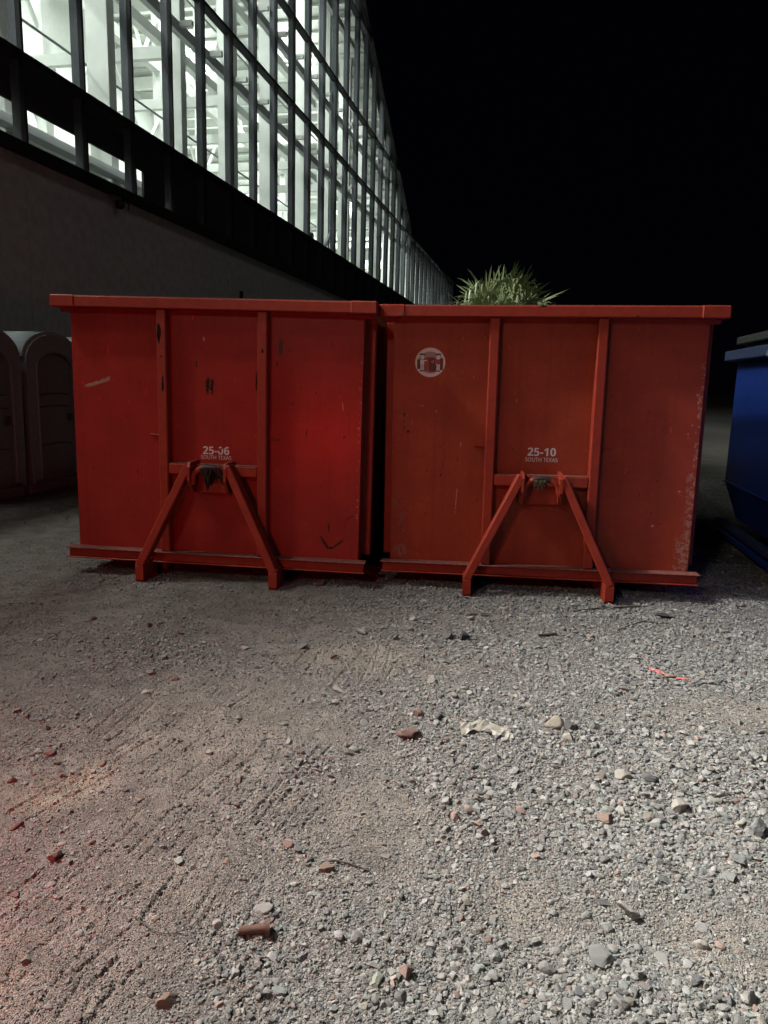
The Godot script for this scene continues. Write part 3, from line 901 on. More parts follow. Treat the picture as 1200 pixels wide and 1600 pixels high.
# ---------------------------------------------------------------- blue container, toilets
func build_blue() -> void:
	# its long left side runs away from the camera; local x outward to the right, z toward the camera
	var t := thing("blue_container", "blue container with a scuffed rim at the right edge", "dumpster", W(3.19, 0, 5.62), deg_to_rad(-11.0))
	var back := -2.1
	var front := 2.6
	var L := front - back
	var mid := (front + back) * 0.5
	var b := MB.new()
	b.ext(PackedVector2Array([Vector2(0.05, 1.88), Vector2(0.05, 0.62), Vector2(0.20, 0.22), Vector2(1.9, 0.22), Vector2(2.05, 0.62), Vector2(2.05, 1.88)]), Vector3(0, 0, back), Vector3(1, 0, 0), Vector3(0, 1, 0), Vector3(0, 0, L))
	put("body", b.mesh(), M.blue, t)
	put("rim", bx(Vector3(0.16, 0.10, L + 0.12), 0.008), M.blue_worn, t, Vector3(0.01, 1.92, mid))
	put("rim", bx(Vector3(0.16, 0.10, L + 0.12), 0.008), M.blue, t, Vector3(2.10, 1.92, mid))
	put("fold", bx(Vector3(0.02, 0.02, L), 0.005), M.blue, t, Vector3(0.046, 0.62, mid))
	put("base_rail", bx(Vector3(0.09, 0.05, L), 0.006), M.blue_worn, t, Vector3(0.045, 0.19, mid))
	put("base_rail", bx(Vector3(0.09, 0.06, L), 0.006), M.blue, t, Vector3(0.075, 0.08, mid))
	put("base_rail", bx(Vector3(0.09, 0.16, L), 0.006), M.blue, t, Vector3(2.0, 0.13, mid))
	for q in [[-0.42, 1.30, 0.006, 0.42], [-0.50, 1.55, 0.016, 0.07], [-0.40, 0.88, 0.012, 0.05], [-0.62, 0.96, 0.004, 0.02], [-0.5, 1.08, 0.003, 0.06]]:
		var c := chip(t, Vector3(0.048, q[1], q[0]), q[2], q[3] * 0.5, M.scuff)
		c.rotation.y = -PI / 2
	for k in 7:
		var c := chip(t, Vector3(-0.0712, 1.91 + rng.randf_range(-0.03, 0.03), -0.75 + k * 0.13), rng.randf_range(0.006, 0.02), rng.randf_range(0.014, 0.035), M.scuff)
		c.rotation.y = -PI / 2
	var lid := thing("timber_stack", "weathered grey boards lying along the blue container's rim", "boards", t.transform * Vector3(0.06, 1.972, 0), deg_to_rad(-11.0))
	put("board", bx(Vector3(0.14, 0.055, 4.3), 0.006), M.weathered, lid, Vector3(0.06, 0.028, 0.25))
	put("board", bx(Vector3(0.24, 0.075, 4.4), 0.008), M.weathered, lid, Vector3(0.05, 0.097, 0.2))
	var cable := MB.new()
	var pts: Array = []
	for k in 9:
		pts.append(W(2.42 - 0.01 * k - 0.05 * sin(k * 0.8), 1.75 - k * 0.21, 5.9))
	cable.tube(pts, [0.004], 5)
	tag(put("cable", cable.mesh(), M.pipe, null), "thin dark cable hanging in the gap beside the right container", "cable")

func make_toilet(label: String, s: float, open := 0) -> void:
	# local x along the wall, z outward from it
	var o := hall_point(s, 0, -0.35 - 2.55 + 0.35)
	var t := thing("portable_toilet", label, "portable toilet", hall_point(s, 0, 2.6), hall_turn, "portable toilets along the wall")
	var w := 1.04
	put("base", bx(Vector3(w + 0.06, 0.14, 1.2), 0.02), M.toilet_dark, t, Vector3(w * 0.5, 0.07, -0.6))
	put("cabin", bx(Vector3(w, 1.68, 1.14), 0.03), M.toilet, t, Vector3(w * 0.5, 0.97, -0.6))
	var arch := PackedVector2Array()
	for k in 17:
		var a := PI - PI * k / 16.0
		arch.append(Vector2(w * 0.5 + cos(a) * 0.58, 1.76 + sin(a) * 0.34))
	var b := MB.new()
	b.ext(arch, Vector3(0, 0, -1.2), Vector3(1, 0, 0), Vector3(0, 1, 0), Vector3(0, 0, 1.2))
	put("roof", b.mesh(), M.toilet_roof, t)
	# rounded front frame around the door
	var outer := PackedVector2Array()
	var inner := PackedVector2Array()
	for k in 13:
		var a := PI - PI * k / 12.0
		outer.append(Vector2(w * 0.5 + cos(a) * 0.555, 1.70 + sin(a) * 0.36))
		inner.append(Vector2(w * 0.5 + cos(a) * 0.37, 1.62 + sin(a) * 0.22))
	outer.insert(0, Vector2(-0.005, 0.14)); outer.append(Vector2(w + 0.005, 0.14))
	inner.insert(0, Vector2(w * 0.5 - 0.37, 0.2)); inner.append(Vector2(w * 0.5 + 0.37, 0.2))
	var fr := MB.new()
	for k in outer.size() - 1:
		for z in [0.0]:
			fr.quad(Vector3(outer[k].x, outer[k].y, 0.035), Vector3(outer[k + 1].x, outer[k + 1].y, 0.035), Vector3(inner[k + 1].x, inner[k + 1].y, 0.035), Vector3(inner[k].x, inner[k].y, 0.035), Vector3(0, 0, 1))
		fr.quad(Vector3(inner[k].x, inner[k].y, 0.035), Vector3(inner[k + 1].x, inner[k + 1].y, 0.035), Vector3(inner[k + 1].x, inner[k + 1].y, -0.04), Vector3(inner[k].x, inner[k].y, -0.04), Vector3(w * 0.5 - inner[k].x, 1.0 - inner[k].y, 0))
		fr.quad(Vector3(outer[k].x, outer[k].y, 0.035), Vector3(outer[k + 1].x, outer[k + 1].y, 0.035), Vector3(outer[k + 1].x, outer[k + 1].y, -0.04), Vector3(outer[k].x, outer[k].y, -0.04), Vector3(outer[k].x - w * 0.5, outer[k].y - 1.0, 0))
	put("front_frame", fr.mesh(), M.toilet, t)
	var bead := MB.new()
	var pts: Array = []
	for q in inner:
		pts.append(Vector3(q.x, q.y, 0.038))
	bead.tube(pts, [0.014], 8)
	put("door_bead", bead.mesh(), M.toilet, t)
	var door := MB.new()
	door.ext(inner, Vector3(0, 0, -0.03), Vector3(1, 0, 0), Vector3(0, 1, 0), Vector3(0, 0, 0.035))
	var dr := put("door", door.mesh(), M.toilet_dark, t)
	put("latch", bx(Vector3(0.08, 0.10, 0.03), 0.006), M.latch, dr, Vector3(w * 0.5 + 0.28, 0.98, 0.02))
	for k in 3:
		var gr := MB.new()
		var gp: Array = []
		for j in 7:
			gp.append(Vector3(w * 0.5 - 0.3 + j * 0.1, [1.28, 1.12, 0.62][k] + 0.02 * sin(PI * j / 6.0), 0.006))
		gr.tube(gp, [0.008], 6)
		put("door_groove", gr.mesh(), M.latch, dr)

# ---------------------------------------------------------------- the glass hall
const HALL_D := 9.0
var hall_turn := deg_to_rad(90.0 - 12.1)
const BAY := 1.715
const ROWS := [5.45, 6.84, 10.85, 13.55, 17.4, 21.95]

func hall_point(s: float, h: float, out: float) -> Vector3:
	var o := Vector3(cos(deg_to_rad(12.1)), 0, sin(deg_to_rad(12.1)))
	return -o * HALL_D + Basis(Vector3.UP, hall_turn) * Vector3(s, h, out)

func roof_at(s: float) -> float:
	return clampf(18.34 - 0.546 * (s - 34.55), 10.88, 21.95)

func build_hall() -> void:
	var t := thing("glass_hall", "long hall with a lit glass curtain wall above a plain concrete base", "building", hall_point(0, 0, 0), hall_turn)
	var s0 := 11.66 - 14 * BAY
	var n := 48
	var s1 := s0 + n * BAY
	# posts: a deep grey fin inside, a black cap outside
	for i in n + 1:
		var s := s0 + i * BAY
		var top := roof_at(s)
		var fin := put("mullion", bx(Vector3(0.052, top - 5.45, 0.165), 0.0), M.fin, t, Vector3(s, (top + 5.45) * 0.5, -0.10))
		put("mullion_cap", bx(Vector3(0.056, top - 5.45, 0.085), 0.006), M.frame, fin, Vector3(0, 0, 0.134))
	for r in range(0, 5):
		for i in n:
			var a := s0 + i * BAY + 0.045
			var c := s0 + (i + 1) * BAY - 0.045
			var lo: float = ROWS[r] + 0.03
			var ta := minf(ROWS[r + 1] - 0.03, roof_at(a) - 0.05)
			var tc := minf(ROWS[r + 1] - 0.03, roof_at(c) - 0.05)
			if ta < lo + 0.1:
				continue
			tc = maxf(tc, lo + 0.02)
			var b := MB.new()
			b.quad(Vector3(a, lo, 0), Vector3(c, lo, 0), Vector3(c, tc, 0), Vector3(a, ta, 0), Vector3(0, 0, 1))
			put("pane", b.mesh(), M.glass, t, Vector3(0, 0, -0.006))
	# level bars
	for r in range(1, 5):
		var e := s1
		if ROWS[r] > 10.9:
			e = 34.55 - (ROWS[r] - 18.34) / 0.546
		put("transom", bx(Vector3(e - s0, 0.075 if r > 1 else 0.11, 0.24), 0.0), M.frame, t, Vector3((s0 + e) * 0.5, ROWS[r], -0.052))
		if r > 1:
			put("inner_beam", bx(Vector3(e - s0, 0.26, 0.16), 0.0), M.greysteel, t, Vector3((s0 + e) * 0.5, ROWS[r] - 0.62, -0.62))
			for i in n:
				var s := s0 + (i + 1) * BAY
				if s < e - 0.5 and s > 5.0:
					put("bracket", bx(Vector3(0.12, 0.13, 0.34), 0.0), M.white, t, Vector3(s - 0.11, ROWS[r] - 0.55, -0.36))
	put("sill_board", bx(Vector3(s1 - s0, 0.05, 0.36), 0.0), M.frame, t, Vector3((s0 + s1) * 0.5, 6.82, -0.36))
	put("floor_edge", bx(Vector3(s1 - s0, 0.45, 0.05), 0.0), M.dark_panel, t, Vector3((s0 + s1) * 0.5, 6.58, -0.545))
	put("sill_band", bx(Vector3(s1 - s0, 0.15, 0.5), 0.01), M.frame, t, Vector3((s0 + s1) * 0.5, 5.372, -0.16))
	# roof: flat, slope, flat
	var cuts := [s0 - 0.2, 34.55 - (21.95 - 18.34) / 0.546, 34.55 - (10.88 - 18.34) / 0.546, s1 + 0.2]
	for k in 3:
		var a: float = cuts[k]
		var c: float = cuts[k + 1]
		var ha := roof_at(a)
		var hc := roof_at(c)
		var edge := MB.new()
		edge.ext(PackedVector2Array([Vector2(a, ha - 0.06), Vector2(c, hc - 0.06), Vector2(c, hc + 0.14), Vector2(a, ha + 0.14)]), Vector3(0, 0, -0.30), Vector3(1, 0, 0), Vector3(0, 1, 0), Vector3(0, 0, 0.42))
		put("roof_edge", edge.mesh(), M.frame, t)
		var deck := MB.new()
		deck.ext(PackedVector2Array([Vector2(a, ha - 0.3), Vector2(c, hc - 0.3), Vector2(c, hc + 0.1), Vector2(a, ha + 0.1)]), Vector3(0, 0, -13.0), Vector3(1, 0, 0), Vector3(0, 1, 0), Vector3(0, 0, 12.7))
		put("roof_deck", deck.mesh(), M.deck, t)
	# ribs of the roof deck, seen from below
	var rib := bx(Vector3(0.14, 0.10, 12.4), 0.0)
	for k in 110:
		var s := 4.0 + k * 0.55
		put("deck_rib", rib, M.greysteel if k % 9 == 0 else M.deck, t, Vector3(s, roof_at(s) - 0.36, -6.5))
	# walls
	var pw := BAY * 4
	for k in 12:
		var a := 11.90 + (k - 3) * pw
		put("wall_panel", bx(Vector3(pw - 0.012, 5.32, 0.2), 0.004), M.concrete, t, Vector3(a + pw * 0.5, 2.66, -0.30))
	put("spandrel_panel", bx(Vector3(s1 - 16.3, 1.36, 0.05), 0.0), M.dark_panel, t, Vector3((s1 + 16.3) * 0.5, 6.14, -0.48))
	put("spandrel_panel", bx(Vector3(16.3 - s0, 0.56, 0.05), 0.0), M.dark_panel, t, Vector3((16.3 + s0) * 0.5, 6.54, -0.48))
	put("back_wall", bx(Vector3(s1 - s0, 22.0, 0.2), 0.0), M.white, t, Vector3((s0 + s1) * 0.5, 11.0, -13.1))
	put("end_wall", bx(Vector3(0.2, 22.0, 12.8), 0.0), M.white, t, Vector3(s0 - 0.12, 11.0, -6.6))
	put("end_wall", bx(Vector3(0.2, 10.9, 12.8), 0.0), M.white, t, Vector3(s1 + 0.14, 5.45, -6.6))
	put("hall_floor", bx(Vector3(s1 - s0, 0.2, 12.2), 0.0), M.deck, t, Vector3((s0 + s1) * 0.5, 5.70, -6.9))
	# the lit strip under the floor edge, seen through the three lowest panes at left
	put("soffit_beam", bx(Vector3(19.5 - s0, 0.16, 0.30), 0.0), M.greysteel, t, Vector3((19.5 + s0) * 0.5, 6.10, -0.95))
	put("soffit_panel", bx(Vector3(19.5 - s0, 0.85, 0.06), 0.0), M.white, t, Vector3((19.5 + s0) * 0.5, 5.87, -1.3))
	var strip := thing("strip_lamp", "strip lamp behind the lowest row of panes at upper left", "lamp", hall_point(12.5, 6.42, -0.64), hall_turn)
	put("tube", bx(Vector3(11.0, 0.03, 0.06), 0.0), M.lamp_face, strip)
	var sl := AreaLight3D.new()
	sl.name = "strip_light"
	sl.area_size = Vector2(11.0, 0.06)
	sl.light_color = Color(0.96, 1.0, 0.97)
	sl.light_energy = 1.5
	sl.area_normalize_energy = true
	sl.shadow_enabled = true
	strip.add_child(sl, true)
	sl.position = Vector3(0, -0.02, 0)
	sl.rotation.x = -PI / 2
	put("soffit_beam", bx(Vector3(19.5 - s0, 0.10, 0.20), 0.0), M.white, t, Vector3((19.5 + s0) * 0.5, 5.72, -0.80))
	# frame of the hall: columns, long girders, braces
	for k in 18:
		var s := 9.3 + k * BAY * 2
		var top := roof_at(s) - 0.3
		put("column", bx(Vector3(0.30, top - 5.8, 0.55), 0.01), M.white, t, Vector3(s, (top + 5.8) * 0.5, -1.35))
		if k < 14:
			put("inner_column", bx(Vector3(0.34, top - 5.8, 0.34), 0.01), M.white, t, Vector3(s + 1.1, (top + 5.8) * 0.5, -6.2))
		put("cross_girder", bx(Vector3(0.25, 0.55, 11.0), 0.0), M.white, t, Vector3(s, top - 0.45, -7.2))
		put("floor_beam", bx(Vector3(0.18, 0.30, 4.6), 0.0), M.white, t, Vector3(s, 10.2, -3.8))
	for q in [[9.9, -6.2, 0.45, 0.3, 66.0], [13.2, -6.2, 0.4, 0.3, 42.0], [17.0, -6.2, 0.4, 0.3, 36.0], [8.4, -9.6, 0.5, 0.4, 66.0], [12.0, -9.6, 0.4, 0.3, 44.0], [15.4, -3.4, 0.35, 0.25, 38.0], [11.9, -3.4, 0.3, 0.25, 44.0]]:
		put("long_girder", bx(Vector3(q[4] - 2.0, q[2], q[3]), 0.0), M.white, t, Vector3((q[4] + 2.0) * 0.5, q[0], q[1]))
	for k in 22:
		var s := 8.0 + k * 2.3
		for q in [[9.9, 13.0, -6.2], [8.4, 11.8, -9.6], [13.2, 16.9, -6.2]]:
			if q[1] > roof_at(s + 2.3) - 0.6:
				continue
			var b := MB.new()
			var up := k % 2 == 0
			b.tube([Vector3(s, q[0] if up else q[1], q[2]), Vector3(s + 2.3, q[1] if up else q[0], q[2])], [0.07], 8)
			put("brace", b.mesh(), M.white, t)
	for k in 4:
		var b := MB.new()
		var s := 10.9 + k * 5.1
		b.tube([Vector3(s, 5.8, -1.9), Vector3(s, roof_at(s) - 0.4, -1.9)], [0.035], 6)
		put("riser_pipe", b.mesh(), M.greysteel, t)
	for q in [[8.6, -1.8], [12.3, -1.8], [14.4, -5.0], [9.2, -5.0]]:
		var b := MB.new()
		b.tube([Vector3(4.0, q[0], q[1]), Vector3(40.0, q[0], q[1])], [0.03], 6)
		put("level_pipe", b.mesh(), M.pipe, t)
	# hand rail and stair string near the glass farther along
	var rail := MB.new()
	rail.tube([Vector3(31.0, 6.6, -0.9), Vector3(33.6, 8.6, -0.9)], [0.09], 8)
	put("stair_rail", rail.mesh(), M.pipe, t)
	# lamps under the roof
	for k in 9:
		for q in [-3.6, -9.0]:
			var s := -6.0 + k * 8.4
			var h := minf(roof_at(s) - 1.5, 17.5)
			var at := hall_point(s, h, q)
			var l := thing("hall_lamp", "bright white lamp hanging under the roof of the glass hall", "lamp", at, hall_turn, "lamps in the glass hall")
			put("housing", bx(Vector3(2.4, 0.10, 0.44), 0.01), M.white, l, Vector3(0, 0.06, 0))
			put("lamp_face", bx(Vector3(2.3, 0.02, 0.38), 0.0), M.lamp_face, l, Vector3(0, -0.002, 0))
			put("lamp_face", bx(Vector3(2.3, 0.02, 0.38), 0.0), M.lamp_face, l, Vector3(0, 0.122, 0))
			for up in 2:
				var a := AreaLight3D.new()
				a.name = "lamp_light"
				a.area_size = Vector2(2.3, 0.38)
				a.light_color = Color(0.96, 1.0, 0.98)
				a.light_energy = HALL_DOWN if up == 0 else HALL_UP
				a.area_normalize_energy = true
				a.shadow_enabled = true
				a.set("area_range", 60.0)
				l.add_child(a, true)
				a.position = Vector3(0, -0.02 if up == 0 else 0.14, 0)
				a.rotation.x = -PI / 2 if up == 0 else PI / 2
	# a person by the rail inside
	make_person()
	# fitting under the sill band
	var cam := thing("security_camera", "small camera on a pale bracket under the sill of the glass wall", "camera", hall_point(14.62, 5.26, -0.1), hall_turn)
	put("bracket", bx(Vector3(0.34, 0.10, 0.10), 0.01), M.toilet, cam, Vector3(-0.1, -0.02, 0.02))
	var ball := SphereMesh.new()
	ball.radius = 0.10
	ball.height = 0.20
	put("dome", ball, M.black, cam, Vector3(-0.02, -0.13, 0.06))
	var arm := MB.new()
	arm.tube([Vector3(0.22, -0.02, 0.05), Vector3(0.30, -0.05, 0.08), Vector3(0.27, -0.18, 0.08)], [0.014], 6)
	put("arm", arm.mesh(), M.black, cam)
	var pp := thing("vent_pipe", "short dark pipe standing up behind the left container", "pipe", hall_point(20.58, 0, 0.12), hall_turn)
	var vb := MB.new()
	vb.tube([Vector3(0, 0, 0), Vector3(0, 4.1, 0)], [0.06], 10)
	put("pipe", vb.mesh(), M.black, pp)
	put("clamp", bx(Vector3(0.17, 0.05, 0.3), 0.004), M.black, pp, Vector3(0, 3.2, -0.1))

# ---------------------------------------------------------------- person (seen through the glass, far away)
func make_person() -> void:
	var bones := [[Vector3(0, 0.95, 0), 0.13, Vector3(0, 1.18, 0), 0.125], [Vector3(0, 1.18, 0), 0.125, Vector3(0, 1.38, -0.01), 0.115], [Vector3(-0.15, 1.40, 0), 0.06, Vector3(0.15, 1.40, 0), 0.06], [Vector3(0, 1.42, 0), 0.06, Vector3(0, 1.52, 0.01), 0.055],
		[Vector3(0, 1.60, 0.02), 0.092, Vector3(0, 1.66, 0.015), 0.094], [Vector3(0, 1.58, 0.07), 0.045, Vector3(0, 1.64, 0.08), 0.05]]
	for s in [-1.0, 1.0]:
		bones.append([Vector3(s * 0.18, 1.39, 0), 0.055, Vector3(s * 0.24, 1.12, -0.01), 0.045])
		bones.append([Vector3(s * 0.24, 1.12, -0.01), 0.044, Vector3(s * 0.22, 0.98, 0.20), 0.032])
		bones.append([Vector3(s * 0.22, 0.98, 0.20), 0.034, Vector3(s * 0.21, 0.98, 0.27), 0.034])
		bones.append([Vector3(s * 0.09, 0.93, 0), 0.10, Vector3(s * 0.10, 0.50, 0.01), 0.065])
		bones.append([Vector3(s * 0.10, 0.50, 0.01), 0.065, Vector3(s * 0.10, 0.09, -0.02), 0.045])
		bones.append([Vector3(s * 0.10, 0.05, -0.03), 0.045, Vector3(s * 0.11, 0.04, 0.15), 0.038])
	var field := func(p: Vector3) -> float:
		var sum := 0.0
		for b in bones:
			var a: Vector3 = b[0]
			var ab: Vector3 = b[2] - a
			var h := clampf((p - a).dot(ab) / ab.length_squared(), 0, 1)
			var d: float = (p - a - ab * h).length() - lerpf(b[1], b[3], h)
			sum += exp(-clampf(d, -0.4, 0.4) * 45.0)
		return -log(sum) / 45.0
	var mesh := nets(field, Vector3(-0.36, -0.02, -0.2), Vector3(0.36, 1.80, 0.36), 0.026)
	var skin := mat(lin(0.35, 0.2, 0.14), 0.6)
	var b := MB.new()
	for k in range(0, mesh[0].size(), 3):
		var y: float = (mesh[0][k].y + mesh[0][k + 1].y + mesh[0][k + 2].y) / 3.0
		b.col = Color(0.02, 0.02, 0.022) if y < 0.07 else Color(0.04, 0.045, 0.06) if y < 0.98 else Color(0.34, 0.42, 0.5) if y < 1.47 and mesh[0][k].z < 0.17 else Color(0.35, 0.2, 0.14)
		b.smooth(mesh[0][k], mesh[0][k + 1], mesh[0][k + 2], mesh[1][k], mesh[1][k + 1], mesh[1][k + 2])
	b.col = Color(0.35, 0.2, 0.14)
	for s in [-1.0, 1.0]:
		for f in 5:
			var x: float = s * (0.18 + f * 0.018)
			var len_: float = [0.035, 0.06, 0.07, 0.066, 0.05][f]
			b.tube([Vector3(x, 0.975, 0.275 if f else 0.25), Vector3(x, 0.972, 0.285 + len_ * 0.5), Vector3(x, 0.945, 0.28 + len_)], [0.010, 0.009, 0.007], 6)
	var wm := mat(Color.WHITE, 0.7)
	wm.vertex_color_use_as_albedo = true
	var t := thing("person", "person in a pale blue shirt standing behind the glass of the hall", "person", hall_point(29.75, 5.80, -0.75), hall_turn + deg_to_rad(70))
	put("body", b.mesh(), wm, t)
	var hair := MB.new()
	var hm := nets(func(p: Vector3) -> float: return maxf(((p - Vector3(0, 1.655, 0.0)) / Vector3(0.105, 0.118, 0.118)).length() * 0.1 - 0.1, maxf(p.z - 0.06 - (p.y - 1.66) * 0.5, 1.56 - p.y)), Vector3(-0.14, 1.5, -0.16), Vector3(0.14, 1.82, 0.16), 0.016)
	for k in range(0, hm[0].size(), 3):
		hair.smooth(hm[0][k], hm[0][k + 1], hm[0][k + 2], hm[1][k], hm[1][k + 1], hm[1][k + 2])
	put("hair", hair.mesh(), mat(lin(0.02, 0.016, 0.014), 0.7), t)

# surface nets of a distance field: [points, normals] in threes
func nets(field: Callable, lo: Vector3, hi: Vector3, cell: float) -> Array:
	var n := Vector3i(((hi - lo) / cell).ceil()) + Vector3i.ONE
	var val := PackedFloat32Array()
	val.resize(n.x * n.y * n.z)
	for z in n.z:
		for y in n.y:
			for x in n.x:
				val[(z * n.y + y) * n.x + x] = field.call(lo + Vector3(x, y, z) * cell)
	var id := {}
	var pts := PackedVector3Array()
	var nor := PackedVector3Array()
	for z in n.z - 1:
		for y in n.y - 1:
			for x in n.x - 1:
				var sum := Vector3.ZERO
				var cnt := 0
				for e in 12:
					var ax := e / 4
					var o := Vector3i.ZERO
					o[(ax + 1) % 3] = e % 2
					o[(ax + 2) % 3] = (e / 2) % 2
					var p := Vector3i(x, y, z) + o
					var q := p
					q[ax] += 1
					var a := val[(p.z * n.y + p.y) * n.x + p.x]
					var b := val[(q.z * n.y + q.y) * n.x + q.x]
					if (a < 0.0) != (b < 0.0):
						sum += Vector3(p) + Vector3(q - p) * (a / (a - b))
						cnt += 1
				if cnt:
					id[(z * n.y + y) * n.x + x] = pts.size()
					var p := lo + sum / cnt * cell
					pts.append(p)
					var g := Vector3.ZERO
					for ax in 3:
						var d := Vector3.ZERO
						d[ax] = cell * 0.5
						var fa: float = field.call(p + d)
						var fb: float = field.call(p - d)
						g[ax] = fa - fb
					nor.append(g.normalized())
	var v := PackedVector3Array()
	var nn := PackedVector3Array()
	var step := [1, n.x, n.x * n.y]
	for z in range(1, n.z - 1):
		for y in range(1, n.y - 1):
			for x in range(1, n.x - 1):
				var k := (z * n.y + y) * n.x + x
				for ax in 3:
					if (val[k] < 0.0) != (val[k + step[ax]] < 0.0):
						var u: int = step[(ax + 1) % 3]
						var w: int = step[(ax + 2) % 3]
						var c := [id.get(k), id.get(k - u), id.get(k - u - w), id.get(k - w)]
						if c.has(null):
							continue
						for j in [0, 1, 2, 0, 2, 3]:
							v.append(pts[c[j]])
							nn.append(nor[c[j]])
	return [v, nn]

# ---------------------------------------------------------------- palm
func build_palm() -> void:
	var t := thing("fan_palm", "fan palm with a ragged green crown rising behind the right container", "palm tree", W(2.24, 0, 15.6))
	var tr := MB.new()
	tr.tube([Vector3(0, 0, 0), Vector3(0.05, 1.0, 0), Vector3(0.02, 2.0, 0), Vector3(0, 2.9, 0)], [0.22, 0.18, 0.17, 0.2], 12)
	put("trunk", tr.mesh(), M.bark, t)
	for k in 50:
		var az := k * 2.399963 + rng.randf_range(-0.3, 0.3)
		var el := lerpf(1.25, -0.35, pow(k / 49.0, 0.75)) + rng.randf_range(-0.2, 0.2)
		var fr := MB.new()
		var dir := Vector3(cos(az) * cos(el), sin(el), sin(az) * cos(el))
		var stem := rng.randf_range(0.35, 0.85)
		var root := Vector3(0, 2.85, 0)
		var hub := root + dir * stem + Vector3(0, -0.03, 0)
		fr.tube([root, root + dir * stem * 0.5 + Vector3(0, 0.02, 0), hub], [0.02, 0.014, 0.010], 5)
		var side := dir.cross(Vector3.UP if absf(dir.y) < 0.95 else Vector3.RIGHT).normalized()
		var twist := Basis(dir, rng.randf_range(-0.7, 0.7))
		side = twist * side
		var up := side.cross(dir).normalized()
		var blades := 22
		var reach := rng.randf_range(0.65, 1.05)
		var fold := rng.randf_range(0.2, 0.6)
		for j in blades:
			var f := (j + 0.5) / blades * 2.0 - 1.0
			var a := f * 1.45
			var bd := (dir * cos(a) + side * sin(a) + up * (rng.randf_range(-0.12, 0.12) + fold * absf(f))).normalized()
			var len_ := reach * rng.randf_range(0.8, 1.05) * (1.0 - 0.35 * absf(f))
			var wd := bd.cross(up).normalized() * 0.023
			var droop := rng.randf_range(0.02, 0.16) if rng.randf() < 0.5 else rng.randf_range(0.35, 1.0)
			var p0 := hub
			var p1 := hub + bd * len_ * 0.5 + Vector3(0, -0.05 * droop, 0)
			var p2 := hub + bd * len_ * (0.8 - 0.1 * droop) + Vector3(0, -0.35 * droop * len_, 0)
			var p3 := hub + bd * len_ * (1.0 - 0.25 * droop) + Vector3(0, -0.85 * droop * len_, 0)
			var ridge := up * 0.009
			fr.quad(p0, p1 - wd, p1 + ridge, p0 + ridge * 0.2, up - wd)
			fr.quad(p0, p1 + wd, p1 + ridge, p0 + ridge * 0.2, up + wd)
			fr.quad(p1 - wd, p2 - wd * 0.6, p2 + ridge * 0.6, p1 + ridge, up)
			fr.quad(p1 + wd, p2 + wd * 0.6, p2 + ridge * 0.6, p1 + ridge, up)
			fr.tri(p2 - wd * 0.6, p2 + wd * 0.6, p3, up)
		put("frond", fr.mesh(), M.frond if k < 43 else M.frond_dry, t)

# ---------------------------------------------------------------- small things on the ground
func on_ground(pts: Array, lift: float) -> Array:
	var out: Array = []
	for p in pts:
		out.append(W(p[0], ground_at(p[0], p[1]) + lift, p[1]))
	return out

